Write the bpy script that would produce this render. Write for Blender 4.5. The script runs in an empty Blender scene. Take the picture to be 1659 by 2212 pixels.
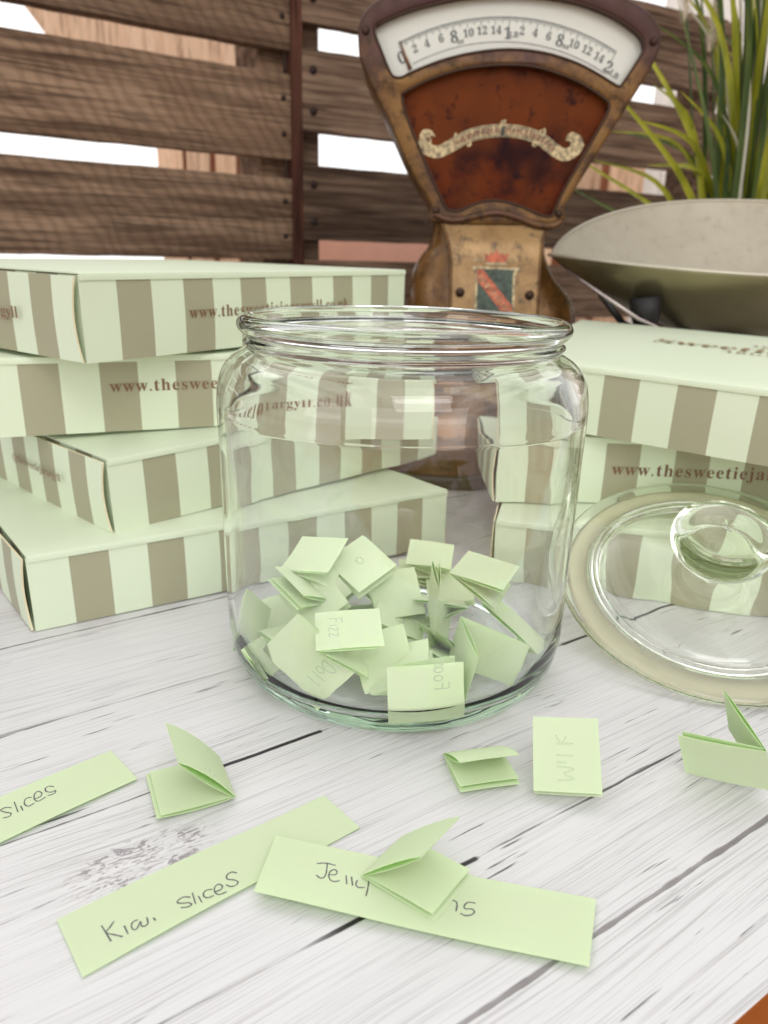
import bpy, bmesh, math, random
import numpy as np
from mathutils import Vector, Matrix
from math import sin, cos, tan, pi, radians, sqrt, hypot, atan2
random.seed(7); rs = np.random.RandomState(11)
sc = bpy.context.scene
col = sc.collection

# ------------------------------------------------------------------ camera
CAMH = .17305; PITCH = .329165; ROLL = .026129; FPX = 1609.0; HPX = 2212.0
cam_d = bpy.data.cameras.new('camera'); cam = bpy.data.objects.new('camera', cam_d); col.objects.link(cam)
F = Vector((0, cos(PITCH), -sin(PITCH))); U0 = Vector((0, sin(PITCH), cos(PITCH))); R0 = Vector((1, 0, 0))
Rv = R0*cos(ROLL) + U0*sin(ROLL); Uv = -R0*sin(ROLL) + U0*cos(ROLL)
M = Matrix((Rv, Uv, -F)).transposed().to_4x4(); M.translation = Vector((0, 0, CAMH)); cam.matrix_world = M
cam_d.sensor_fit = 'VERTICAL'; cam_d.sensor_height = 24.0; cam_d.lens = 24.0*FPX/HPX
cam_d.clip_start = .01; cam_d.clip_end = 60
cam_d.dof.use_dof = True; cam_d.dof.focus_distance = .27; cam_d.dof.aperture_fstop = cam_d.lens/1.9
sc.camera = cam

# ------------------------------------------------------------------ world: bright overcast light, bright openings behind, added bands on the camera side
w = bpy.data.worlds.new('World'); sc.world = w; w.use_nodes = True
nt = w.node_tree; nt.nodes.clear()
def N(t, typ, **k):
    n = t.nodes.new(typ)
    for a, b in k.items(): setattr(n, a, b)
    return n
def L(t, a, b): t.links.new(a, b)
out = N(nt, 'ShaderNodeOutputWorld'); bg = N(nt, 'ShaderNodeBackground'); L(nt, bg.outputs[0], out.inputs[0])
tc = N(nt, 'ShaderNodeTexCoord'); sep = N(nt, 'ShaderNodeSeparateXYZ'); L(nt, tc.outputs['Generated'], sep.inputs[0])
def wm(op, a, b=None, clamp=False):
    n = N(nt, 'ShaderNodeMath', operation=op, use_clamp=clamp)
    for i_, x in enumerate((a, b)):
        if x is None: continue
        if isinstance(x, (int, float)): n.inputs[i_].default_value = x
        else: L(nt, x, n.inputs[i_])
    return n.outputs[0]
def wr(v, a, b, c, d):
    n = N(nt, 'ShaderNodeMapRange', interpolation_type='SMOOTHSTEP')
    for k_, x in zip(('From Min', 'From Max', 'To Min', 'To Max'), (a, b, c, d)): n.inputs[k_].default_value = x
    L(nt, v, n.inputs['Value']); return n.outputs[0]
WX, WY, WZ = sep.outputs
back_ = wm('MULTIPLY', wr(WY, .25, .55, 0, 1.75), wr(WZ, -.25, -.1, .3, 1))
bars = wm('FRACT', wm('MULTIPLY', wm('DIVIDE', WX, wm('MAXIMUM', WZ, .2)), 2.2)); bar_ = wr(bars, .40, .46, .12, 1)
roof = wm('MULTIPLY', wm('MULTIPLY', wr(WZ, .52, .58, 0, 1.35), bar_), wr(WY, -.75, -.6, .2, 1))
front_bands = wm('MULTIPLY', wm('MULTIPLY', wr(WY, -.55, -.5, 1, 0), wr(WZ, .02, .06, 0, 1)), wm('MULTIPLY', wr(WZ, .40, .44, 1, 0), wr(wm('FRACT', wm('MULTIPLY', WX, 1.7)), .45, .5, 0, 3.0)))  # added bright bands behind the camera, for glass reflections and front fill
front_ = wm('MULTIPLY', wr(WY, -.5, -.05, .95, 0), wr(WZ, -.35, 0, 0, 1))
tot = wm('ADD', wm('ADD', wm('ADD', wm('ADD', back_, roof), front_bands), front_), .40)
ms = N(nt, 'ShaderNodeMath', operation='MULTIPLY'); L(nt, tot, ms.inputs[0]); ms.inputs[1].default_value = .735
L(nt, ms.outputs[0], bg.inputs[1]); bg.inputs[0].default_value = (1, .995, .985, 1)

# ------------------------------------------------------------------ lamps
def area(name, loc, target, sx, sy, power, colr=(1, 1, 1)):
    ld = bpy.data.lights.new(name, 'AREA'); ld.shape = 'RECTANGLE'; ld.size = sx; ld.size_y = sy; ld.energy = power; ld.color = colr
    o = bpy.data.objects.new(name, ld); col.objects.link(o); o.location = loc
    o.rotation_euler = (Vector(target)-Vector(loc)).to_track_quat('-Z', 'Y').to_euler(); return o
area('window_light', (-.75, 1.0, 1.35), (0, .3, 0), 1.0, .8, 2.6, (1, .99, .97))
area('room_light', (.25, -.75, 1.2), (0, .4, .05), .8, .5, 6.0, (1, .98, .96))
sc.view_settings.view_transform = 'Standard'; sc.view_settings.look = 'None'
sc.view_settings.exposure = -.14; sc.view_settings.gamma = 1; sc.view_settings.use_curve_mapping = False
cy = sc.cycles
cy.max_bounces = 24; cy.transmission_bounces = 20; cy.glossy_bounces = 10; cy.diffuse_bounces = 6; cy.transparent_max_bounces = 16
cy.caustics_refractive = True; cy.caustics_reflective = True; cy.blur_glossy = 0
cy.sample_clamp_indirect = 60; cy.use_denoising = True
try: cy.denoiser = 'OPENIMAGEDENOISE'
except Exception: pass

# ------------------------------------------------------------------ helpers
def tag(o, label=None, cat=None, group=None, kind=None):
    if label: o['label'] = label
    if cat: o['category'] = cat
    if group: o['group'] = group
    if kind: o['kind'] = kind
    return o
def empty(name, loc=(0, 0, 0), rz=0):
    o = bpy.data.objects.new(name, None); col.objects.link(o); o.location = loc; o.rotation_euler = (0, 0, rz); o.empty_display_size = .02; return o
def mesh(name, verts, faces, mat=None, parent=None, smooth=False):
    me = bpy.data.meshes.new(name); me.from_pydata([tuple(map(float, v)) for v in verts], [], faces)
    if smooth:
        for p in me.polygons: p.use_smooth = True
    o = bpy.data.objects.new(name, me); col.objects.link(o)
    if mat:
        for m in (mat if isinstance(mat, (list, tuple)) else [mat]): me.materials.append(m)
    if parent: o.parent = parent
    return o
def frombm(name, bm, mat=None, parent=None, smooth=False):
    me = bpy.data.meshes.new(name); bmesh.ops.recalc_face_normals(bm, faces=bm.faces); bm.to_mesh(me); bm.free()
    if smooth:
        for p in me.polygons: p.use_smooth = True
    o = bpy.data.objects.new(name, me); col.objects.link(o)
    if mat:
        for m in (mat if isinstance(mat, (list, tuple)) else [mat]): me.materials.append(m)
    if parent: o.parent = parent
    return o
def box_bm(bm, x0, x1, y0, y1, z0, z1):
    v = [bm.verts.new((x, y, z)) for z in (z0, z1) for y in (y0, y1) for x in (x0, x1)]
    for f in ((0, 2, 3, 1), (4, 5, 7, 6), (0, 1, 5, 4), (2, 6, 7, 3), (0, 4, 6, 2), (1, 3, 7, 5)): bm.faces.new([v[i] for i in f])
    return v
def bevel(o, wd, seg=2, ang=40):
    m = o.modifiers.new('bevel', 'BEVEL'); m.width = wd; m.segments = seg; m.limit_method = 'ANGLE'; m.angle_limit = radians(ang); return o
def es(o, a=32):
    m_ = o.modifiers.new('split', 'EDGE_SPLIT'); m_.split_angle = radians(a)
def autosmooth(o, ang=40):
    me = o.data
    for p in me.polygons: p.use_smooth = True
    bm = bmesh.new(); bm.from_mesh(me)
    for e in bm.edges:
        if len(e.link_faces) == 2 and e.calc_face_angle(0) > radians(ang): e.smooth = False
    bm.to_mesh(me); bm.free(); return o
def lathe(name, prof, mat, parent=None, seg=128, closed=True, wob=0):
    bm = bmesh.new(); rings = []
    for i, (r, z) in enumerate(prof):
        if r < 1e-7: rings.append([bm.verts.new((0, 0, z))])
        else:
            rings.append([bm.verts.new(((r+wob*sin(3*a+z*90)*.5+wob*sin(7*a+z*200)*.3)*cos(a), (r+wob*sin(3*a+z*90)*.5+wob*sin(7*a+z*200)*.3)*sin(a), z+wob*.6*sin(5*a+1))) for a in [2*pi*k/seg for k in range(seg)]])
    n = len(rings)
    for i in range(n if closed else n-1):
        A = rings[i]; B = rings[(i+1) % n]
        if len(A) == 1 and len(B) == 1: continue
        for k in range(seg):
            k2 = (k+1) % seg
            if len(A) == 1: bm.faces.new((A[0], B[k2], B[k]))
            elif len(B) == 1: bm.faces.new((A[k], A[k2], B[0]))
            else: bm.faces.new((A[k], A[k2], B[k2], B[k]))
    return frombm(name, bm, mat, parent, True)
def smooth_prof(pts, n=4):
    # Catmull-Rom through the profile points (open)
    o = []; P = [pts[0]]+list(pts)+[pts[-1]]
    for i in range(1, len(P)-2):
        p0, p1, p2, p3 = [np.array(P[j], float) for j in (i-1, i, i+1, i+2)]
        for k in range(n):
            t = k/n
            o.append(tuple(.5*((2*p1)+(-p0+p2)*t+(2*p0-5*p1+4*p2-p3)*t*t+(-p0+3*p1-3*p2+p3)*t**3)))
    o.append(tuple(map(float, pts[-1]))); return o
def tube(name, path, rad, mat, parent=None, seg=8):
    P = [Vector(p) for p in path]; bm = bmesh.new(); rings = []
    rr = rad if isinstance(rad, (list, tuple)) else [rad]*len(P)
    for i, p in enumerate(P):
        d = (P[min(i+1, len(P)-1)]-P[max(i-1, 0)]).normalized()
        a = d.orthogonal().normalized() if i == 0 else (pa - d*pa.dot(d)).normalized()
        pa = a; b = d.cross(a)
        rings.append([bm.verts.new(p+(a*cos(t)+b*sin(t))*rr[i]) for t in [2*pi*k/seg for k in range(seg)]])
    for i in range(len(rings)-1):
        for k in range(seg): bm.faces.new((rings[i][k], rings[i][(k+1) % seg], rings[i+1][(k+1) % seg], rings[i+1][k]))
    bm.faces.new(rings[0][::-1]); bm.faces.new(rings[-1])
    return frombm(name, bm, mat, parent, True)
def strokes(name, lines, wd, mat, parent, place, th=.00006):
    # flat pencil or ink ribbons; place(u, v, h) gives the 3D point h above the sheet
    verts = []; faces = []
    for ln in lines:
        ln = smooth_prof(ln, 4) if len(ln) > 2 else ln
        pts = [np.array(p, float) for p in ln]
        prev = None
        for i, p in enumerate(pts):
            d = pts[min(i+1, len(pts)-1)]-pts[max(i-1, 0)]; d = d/(np.linalg.norm(d)+1e-12); nn = np.array([-d[1], d[0]])
            ww = wd*(.75+.35*random.random())/2
            a = p+nn*ww; b = p-nn*ww; k = len(verts)
            verts.append(place(a[0], a[1], th)); verts.append(place(b[0], b[1], th))
            if prev is not None: faces.append((prev, prev+1, k+1, k))
            prev = k
    return mesh(name, verts, faces, mat, parent)

# ------------------------------------------------------------------ materials
def mat(name):
    m = bpy.data.materials.new(name); m.use_nodes = True; t = m.node_tree; t.nodes.clear()
    o = N(t, 'ShaderNodeOutputMaterial'); p = N(t, 'ShaderNodeBsdfPrincipled'); L(t, p.outputs[0], o.inputs[0]); return m, t, p, o
def rgb(c): return (c[0], c[1], c[2], 1)
def simple(name, c, rough=.5, metal=0, spec=None, noise=0, nscale=40, bump=0, bscale=200):
    m, t, p, o = mat(name); p.inputs['Base Color'].default_value = rgb(c); p.inputs['Roughness'].default_value = rough; p.inputs['Metallic'].default_value = metal
    if spec is not None: p.inputs['Specular IOR Level'].default_value = spec
    if noise or bump: tcx = N(t, 'ShaderNodeTexCoord')
    if noise:
        nz = N(t, 'ShaderNodeTexNoise'); nz.inputs['Scale'].default_value = nscale; nz.inputs['Detail'].default_value = 5; L(t, tcx.outputs['Object'], nz.inputs['Vector'])
        r = N(t, 'ShaderNodeMapRange'); r.inputs['From Min'].default_value = .3; r.inputs['From Max'].default_value = .7; r.inputs['To Min'].default_value = 1-noise; r.inputs['To Max'].default_value = 1+noise
        L(t, nz.outputs[0], r.inputs['Value']); mx = N(t, 'ShaderNodeMix', data_type='RGBA', blend_type='MULTIPLY'); mx.inputs[0].default_value = 1
        mx.inputs[6].default_value = rgb(c); L(t, r.outputs[0], mx.inputs[7]); L(t, mx.outputs[2], p.inputs['Base Color'])
    if bump:
        nb = N(t, 'ShaderNodeTexNoise'); nb.inputs['Scale'].default_value = bscale; L(t, tcx.outputs['Object'], nb.inputs['Vector'])
        b = N(t, 'ShaderNodeBump'); b.inputs['Strength'].default_value = bump; b.inputs['Distance'].default_value = .001; L(t, nb.outputs[0], b.inputs['Height']); L(t, b.outputs[0], p.inputs['Normal'])
    return m
def noise_node(t, vec, scale, detail=4, rough=.5, dist=0):
    n = N(t, 'ShaderNodeTexNoise'); n.inputs['Scale'].default_value = scale; n.inputs['Detail'].default_value = detail; n.inputs['Roughness'].default_value = rough; n.inputs['Distortion'].default_value = dist
    L(t, vec, n.inputs['Vector']); return n.outputs[0]
def mapping(t, vec, scale=(1, 1, 1), loc=(0, 0, 0)):
    n = N(t, 'ShaderNodeMapping'); n.inputs['Scale'].default_value = scale; n.inputs['Location'].default_value = loc; L(t, vec, n.inputs['Vector']); return n.outputs[0]
def maprange(t, v, a, b, c, d, smooth=False):
    n = N(t, 'ShaderNodeMapRange');
    if smooth: n.interpolation_type = 'SMOOTHSTEP'
    for k, x in zip(('From Min', 'From Max', 'To Min', 'To Max'), (a, b, c, d)): n.inputs[k].default_value = x
    L(t, v, n.inputs['Value']); return n.outputs[0]
def math_(t, op, a, b=None, clamp=False):
    n = N(t, 'ShaderNodeMath', operation=op, use_clamp=clamp)
    for i, x in enumerate((a, b)):
        if x is None: continue
        if isinstance(x, (int, float)): n.inputs[i].default_value = x
        else: L(t, x, n.inputs[i])
    return n.outputs[0]
def mixc(t, f, a, b, mode='MIX'):
    n = N(t, 'ShaderNodeMix', data_type='RGBA', blend_type=mode)
    for i, x in ((0, f), (6, a), (7, b)):
        if isinstance(x, tuple): n.inputs[i].default_value = rgb(x)
        elif isinstance(x, (int, float)): n.inputs[i].default_value = x
        else: L(t, x, n.inputs[i])
    return n.outputs[2]

def glass(name, tint, dens, rough=0):
    m = bpy.data.materials.new(name); m.use_nodes = True; t = m.node_tree; t.nodes.clear(); o = N(t, 'ShaderNodeOutputMaterial')
    g = N(t, 'ShaderNodeBsdfGlass'); g.inputs['IOR'].default_value = 1.48; g.inputs['Roughness'].default_value = rough; L(t, g.outputs[0], o.inputs['Surface'])
    v = N(t, 'ShaderNodeVolumeAbsorption'); v.inputs['Color'].default_value = rgb(tint); v.inputs['Density'].default_value = dens; L(t, v.outputs[0], o.inputs['Volume'])
    tcx = N(t, 'ShaderNodeTexCoord'); nz = noise_node(t, tcx.outputs['Object'], 22, 2); b = N(t, 'ShaderNodeBump'); b.inputs['Strength'].default_value = .5; b.inputs['Distance'].default_value = .0009; L(t, nz, b.inputs['Height']); L(t, b.outputs[0], g.inputs['Normal'])
    return m
M_GLASS = glass('clear glass', (.78, .95, .88), 11)
M_LIDGLASS = glass('lid glass', (.82, .89, .70), 20)

# whitewashed boards: object x runs along the boards, y across them
SEAMS = [(.2145, .0012, 1.0), (.2745, .0007, .55), (.1334, .0011, .9), (.0949, .0016, .75), (.345, .0012, .9), (.43, .0012, .9), (.52, .0012, .9), (.61, .0012, .9), (.70, .0012, .9), (.8, .0012, .9)]
def table_mat():
    m, t, p, o = mat('whitewashed boards'); tcx = N(t, 'ShaderNodeTexCoord'); V = tcx.outputs['Object']
    s = N(t, 'ShaderNodeSeparateXYZ'); L(t, V, s.inputs[0]); X, Y = s.outputs[0], s.outputs[1]
    # knot: bend the grain round it
    kx, ky = KNOT
    dx = math_(t, 'DIVIDE', math_(t, 'SUBTRACT', X, kx), .020); dy = math_(t, 'DIVIDE', math_(t, 'SUBTRACT', Y, ky), .0085)
    d2 = math_(t, 'ADD', math_(t, 'MULTIPLY', dx, dx), math_(t, 'MULTIPLY', dy, dy)); kn = math_(t, 'POWER', 2.718, math_(t, 'MULTIPLY', d2, -1.2))
    bend = math_(t, 'MULTIPLY', math_(t, 'MULTIPLY', kn, dy), .006)
    wav = noise_node(t, mapping(t, V, (5, 14, 1)), 1, 2); wv = math_(t, 'MULTIPLY', math_(t, 'SUBTRACT', wav, .5), .012)
    Y2 = math_(t, 'ADD', math_(t, 'ADD', Y, bend), wv)
    cb = N(t, 'ShaderNodeCombineXYZ'); L(t, X, cb.inputs[0]); L(t, Y2, cb.inputs[1]); G = cb.outputs[0]
    g1 = noise_node(t, mapping(t, G, (9, 1050, 1)), 1, 4, .62)
    g2 = noise_node(t, mapping(t, G, (16, 2100, 1), (3, 1, 0)), 1, 2, .6)
    g3 = noise_node(t, mapping(t, G, (4, 60, 1), (7, 2, 0)), 1, 4, .6)
    patch = noise_node(t, mapping(t, V, (7, 18, 1), (1, 5, 0)), 1, 3, .55)
    lines = maprange(t, g1, .55, .62, 0, 1, True); amp = maprange(t, patch, .33, .62, .22, 1.0, True)
    f1 = math_(t, 'MULTIPLY', math_(t, 'MULTIPLY', lines, amp), .38)
    c = mixc(t, g3, (.60, .588, .59), (.68, .668, .672))
    c = mixc(t, f1, c, (.22, .20, .205))
    fine = math_(t, 'MULTIPLY', maprange(t, g2, .54, .64, 0, 1, True), .34); c = mixc(t, fine, c, (.24, .22, .225))
    # dark dashes in the paint
    d1 = noise_node(t, mapping(t, G, (26, 520, 1), (11, 3, 0)), 1, 3, .5); dm = noise_node(t, mapping(t, V, (10, 26, 1), (4, 9, 0)), 1, 2)
    dash = math_(t, 'MULTIPLY', maprange(t, d1, .64, .69, 0, 1, True), maprange(t, dm, .46, .56, 0, 1, True)); c = mixc(t, math_(t, 'MULTIPLY', dash, .85), c, (.035, .03, .035))
    # knot colour
    kz = noise_node(t, mapping(t, G, (110, 300, 1)), 1, 4, .6, 2.5)
    kc = math_(t, 'MULTIPLY', math_(t, 'MULTIPLY', maprange(t, kz, .52, .59, 0, 1, True), maprange(t, kn, .10, .42, 0, 1, True)), .9); c = mixc(t, kc, c, (.20, .165, .18))
    c = mixc(t, math_(t, 'MULTIPLY', kn, .25), c, (.66, .64, .645))
    h = math_(t, 'MULTIPLY', f1, -.5)
    for i, (n0, wd, st) in enumerate(SEAMS):
        jn = noise_node(t, mapping(t, V, (40, 0, 0), (i*3.1, 0, 0)), 1, 3); dd = math_(t, 'ABSOLUTE', math_(t, 'ADD', math_(t, 'SUBTRACT', Y, n0), math_(t, 'MULTIPLY', math_(t, 'SUBTRACT', jn, .5), .0016)))
        wn = noise_node(t, mapping(t, V, (13, 0, 0), (i*7.7+.6, 0, 0)), 1, 4, .65)
        ww = maprange(t, wn, .42, .62, wd*.16, wd*1.0)
        if i in (0, 2):
            if i == 0: on = math_(t, 'ADD', math_(t, 'MULTIPLY', maprange(t, X, .045, .06, 0, 1, True), maprange(t, X, .118, .1195, 1, 0)), maprange(t, X, .245, .25, 0, 1))
            else: on = math_(t, 'MULTIPLY', maprange(t, X, .06, .08, 0, 1, True), maprange(t, X, .127, .129, 1, 0))
            ww = math_(t, 'MAXIMUM', math_(t, 'MULTIPLY', on, wd*.85), math_(t, 'MULTIPLY', ww, .6)); st2 = math_(t, 'MAXIMUM', on, maprange(t, wn, .40, .56, .15, .85))
        elif i == 3: ww = math_(t, 'MAXIMUM', ww, .0007); st2 = maprange(t, wn, .36, .56, .55, .9)
        else: st2 = maprange(t, wn, .36, .56, .18*st, st)
        q = math_(t, 'DIVIDE', dd, ww); sm = maprange(t, q, .55, 1.1, 1, 0, True); fa = math_(t, 'MULTIPLY', sm, st2)
        c = mixc(t, fa, c, (.03, .025, .028) if i not in (3,) else (.17, .145, .15)); h = math_(t, 'SUBTRACT', h, math_(t, 'MULTIPLY', sm, 1.5))
    L(t, c, p.inputs['Base Color']); p.inputs['Roughness'].default_value = .42; p.inputs['Specular IOR Level'].default_value = .35
    b = N(t, 'ShaderNodeBump'); b.inputs['Strength'].default_value = .55; b.inputs['Distance'].default_value = .0004; L(t, h, b.inputs['Height']); L(t, b.outputs[0], p.inputs['Normal'])
    return m
TA = radians(34)
def tloc(x, y): return (x*cos(TA)+y*sin(TA), -x*sin(TA)+y*cos(TA))
KNOT = tloc(-.0699, .1777)
M_TABLE = table_mat()
M_EDGE = simple('table edge', (.42, .36, .32), .6, noise=.2)

def wood_mat(name, c1, c2, c3, along=(3, 60, 60), saw=True, rough=.8):
    m, t, p, o = mat(name); tcx = N(t, 'ShaderNodeTexCoord'); oi = N(t, 'ShaderNodeObjectInfo')
    ad = N(t, 'ShaderNodeVectorMath', operation='ADD'); L(t, tcx.outputs['Object'], ad.inputs[0])
    mu = N(t, 'ShaderNodeVectorMath', operation='SCALE'); mu.inputs[0].default_value = (13, 7, 5); L(t, oi.outputs['Random'], mu.inputs['Scale']); L(t, mu.outputs[0], ad.inputs[1]); V = ad.outputs[0]
    a = noise_node(t, mapping(t, V, along), 1, 6, .62, .6); b = noise_node(t, V, 9, 4, .6); k = noise_node(t, mapping(t, V, (along[0]*3, along[1]*4, along[2]*4)), 1, 3, .6)
    c = mixc(t, maprange(t, a, .38, .62, 0, 1), c1, c2); c = mixc(t, maprange(t, b, .45, .75, 0, .6, True), c, c3); c = mixc(t, maprange(t, k, .50, .66, 0, .7, True), c, tuple(x*.45 for x in c1))
    hgt = k
    if saw:
        # circular saw marks slanting over the board
        sw = N(t, 'ShaderNodeTexWave', wave_type='BANDS', bands_direction='X'); sw.inputs['Scale'].default_value = 22; sw.inputs['Distortion'].default_value = 9; sw.inputs['Detail'].default_value = 3; sw.inputs['Detail Scale'].default_value = .8
        mp = N(t, 'ShaderNodeMapping'); mp.inputs['Rotation'].default_value = (0, radians(32), 0); mp.inputs['Scale'].default_value = (1, .3, 1); L(t, V, mp.inputs['Vector']); L(t, mp.outputs[0], sw.inputs['Vector'])
        c = mixc(t, maprange(t, sw.outputs['Fac'],   .35, .9, .0, .26), c, tuple(x*.5 for x in c1)); hgt = math_(t, 'ADD', math_(t, 'MULTIPLY', sw.outputs['Fac'], .4), k)
    vr = maprange(t, oi.outputs['Random'], 0, 1, .72, 1.22); c = mixc(t, 1.0, c, vr, 'MULTIPLY')
    L(t, c, p.inputs['Base Color']); p.inputs['Roughness'].default_value = rough; p.inputs['Specular IOR Level'].default_value = .12
    bb = N(t, 'ShaderNodeBump'); bb.inputs['Strength'].default_value = .6; bb.inputs['Distance'].default_value = .0015; L(t, hgt, bb.inputs['Height']); L(t, bb.outputs[0], p.inputs['Normal'])
    return m
M_PAL1 = wood_mat('rough sawn pallet wood', (.11, .064, .040), (.31, .20, .13), (.18, .105, .064))
M_PAL2 = wood_mat('grey brown pallet wood', (.065, .037, .024), (.225, .148, .100), (.115, .067, .044), along=(4, 90, 90), saw=False)
M_POST = wood_mat('dark pallet block', (.05, .018, .012), (.10, .04, .026), (.07, .03, .02), along=(40, 40, 3), saw=False)
M_PINE = wood_mat('pale pine', (.66, .42, .27), (.80, .55, .38), (.72, .47, .33), along=(70, 70, 4), saw=False, rough=.6)
M_GAP = simple('brown board backing', (.30, .10, .045), .7)
M_PINK = simple('peach plaster', (.68, .40, .30), .9, noise=.05)
M_NAIL = simple('rusty nail', (.03, .015, .012), .6, .5)
M_RUST = simple('rust stain', (.30, .09, .04), .9)

# paper
def paper_mat():
    m = bpy.data.materials.new('green note paper'); m.use_nodes = True; t = m.node_tree; t.nodes.clear(); o = N(t, 'ShaderNodeOutputMaterial')
    tcx = N(t, 'ShaderNodeTexCoord'); nz = noise_node(t, tcx.outputs['Object'], 900, 3); n2 = noise_node(t, tcx.outputs['Object'], 60, 3)
    c = mixc(t, nz, (.85, .88, .655), (.88, .91, .71)); c = mixc(t, maprange(t, n2, .3, .7, 0, .5), c, (.88, .92, .70))
    oi = N(t, 'ShaderNodeObjectInfo'); c = mixc(t, 1.0, c, maprange(t, oi.outputs['Random'], 0, 1, .93, 1.0), 'MULTIPLY')
    d = N(t, 'ShaderNodeBsdfDiffuse'); L(t, c, d.inputs[0]); tr = N(t, 'ShaderNodeBsdfTranslucent'); tr.inputs[0].default_value = (.52, .86, .26, 1)
    mx = N(t, 'ShaderNodeMixShader'); mx.inputs[0].default_value = .34; L(t, d.outputs[0], mx.inputs[1]); L(t, tr.outputs[0], mx.inputs[2]); L(t, mx.outputs[0], o.inputs[0])
    b = N(t, 'ShaderNodeBump'); b.inputs['Strength'].default_value = .12; b.inputs['Distance'].default_value = .0002; L(t, n2, b.inputs['Height']); L(t, b.outputs[0], d.inputs['Normal'])
    return m
M_PAPER = paper_mat()
M_PENCIL = simple('pencil', (.085, .085, .09), .6)
M_FAINT = simple('writing showing faintly through', (.50, .60, .38), .8)
# box card
CL = (.665, .735, .555); CG = (.36, .345, .232)
def card(name, axis, s, off, plain=False):
    m, t, p, o = mat(name); tcx = N(t, 'ShaderNodeTexCoord'); sp = N(t, 'ShaderNodeSeparateXYZ'); L(t, tcx.outputs['Object'], sp.inputs[0])
    n = noise_node(t, tcx.outputs['Object'], 700, 2)
    if plain: c = mixc(t, n, tuple(x*.98 for x in CL), CL)
    else:
        v = math_(t, 'FRACT', math_(t, 'DIVIDE', math_(t, 'ADD', sp.outputs[axis], off), 2*s)); f = maprange(t, v, .497, .503, 0, 1)
        v2 = maprange(t, v, .994, 1.0, 1, 0); f = math_(t, 'MULTIPLY', f, v2)
        c = mixc(t, f, mixc(t, n, tuple(x*.98 for x in CL), CL), mixc(t, n, tuple(x*.97 for x in CG), CG))
    L(t, c, p.inputs['Base Color']); p.inputs['Roughness'].default_value = .42; p.inputs['Specular IOR Level'].default_value = .35
    b = N(t, 'ShaderNodeBump'); b.inputs['Strength'].default_value = .06; b.inputs['Distance'].default_value = .0003; L(t, noise_node(t, tcx.outputs['Object'], 25, 2), b.inputs['Height']); L(t, b.outputs[0], p.inputs['Normal'])
    return m
M_CARD = card('mint card', 0, .0193, 0, True)
M_CUT = simple('cut card edge', (.78, .68, .46), .7)
M_INK = simple('brown ink', (.20, .105, .055), .45)
M_INK2 = simple('gold brown ink', (.33, .22, .12), .35)

# ------------------------------------------------------------------ ground and table
g = mesh('floor', [(-20, -20, -.76), (20, -20, -.76), (20, 20, -.76), (-20, 20, -.76)], [(0, 1, 2, 3)], simple('orange brown floor', (.34, .095, .018), .8, noise=.25, nscale=6)); tag(g, kind='structure')
tb = empty('table'); tb.rotation_euler = (0, 0, TA); tag(tb, 'white washed wooden plank table with black seams under everything', 'table')
bm = bmesh.new(); box_bm(bm, -1.1, 1.7, .0596, 1.25, -.028, 0); M_SIDE = simple('orange brown varnished edge', (.34, .10, .018), .35, noise=.25, nscale=30)
top = frombm('tabletop', bm, [M_TABLE, M_SIDE], tb)
for p in top.data.polygons:
    if abs(p.normal.z) < .5: p.material_index = 1
bevel(top, .0006)
for lx in (-1.0, 1.6):
    for ly in (.13, 1.17):
        bm = bmesh.new(); box_bm(bm, lx-.04, lx+.04, ly-.04, ly+.04, -.758, -.030); frombm('leg', bm, M_EDGE, tb)

# ------------------------------------------------------------------ card boxes
def text_mesh(name, s, size, m, parent, spacing=1.0, matrix=None, th=.00004, sx=1):
    c = bpy.data.curves.new(name, 'FONT'); c.body = s; c.size = size; c.space_character = spacing; c.resolution_u = 3
    o = bpy.data.objects.new('tmp', c); col.objects.link(o); me = o.to_mesh()
    vs = [(v.co.x*sx, v.co.y, th) for v in me.vertices]; fs = [tuple(p.vertices) for p in me.polygons]; o.to_mesh_clear(); bpy.data.objects.remove(o)
    r = mesh(name, vs, fs, m, parent)
    if matrix is not None: r.matrix_local = matrix
    return r
def serif(s, bold=True):
    r = ''
    for ch in s:
        if 'a' <= ch <= 'z': r += chr(0x1D41A+ord(ch)-97)
        elif 'A' <= ch <= 'Z': r += chr(0x1D400+ord(ch)-65)
        elif '0' <= ch <= '9': r += chr(0x1D7CE+ord(ch)-48)
        else: r += ch
    return r
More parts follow.
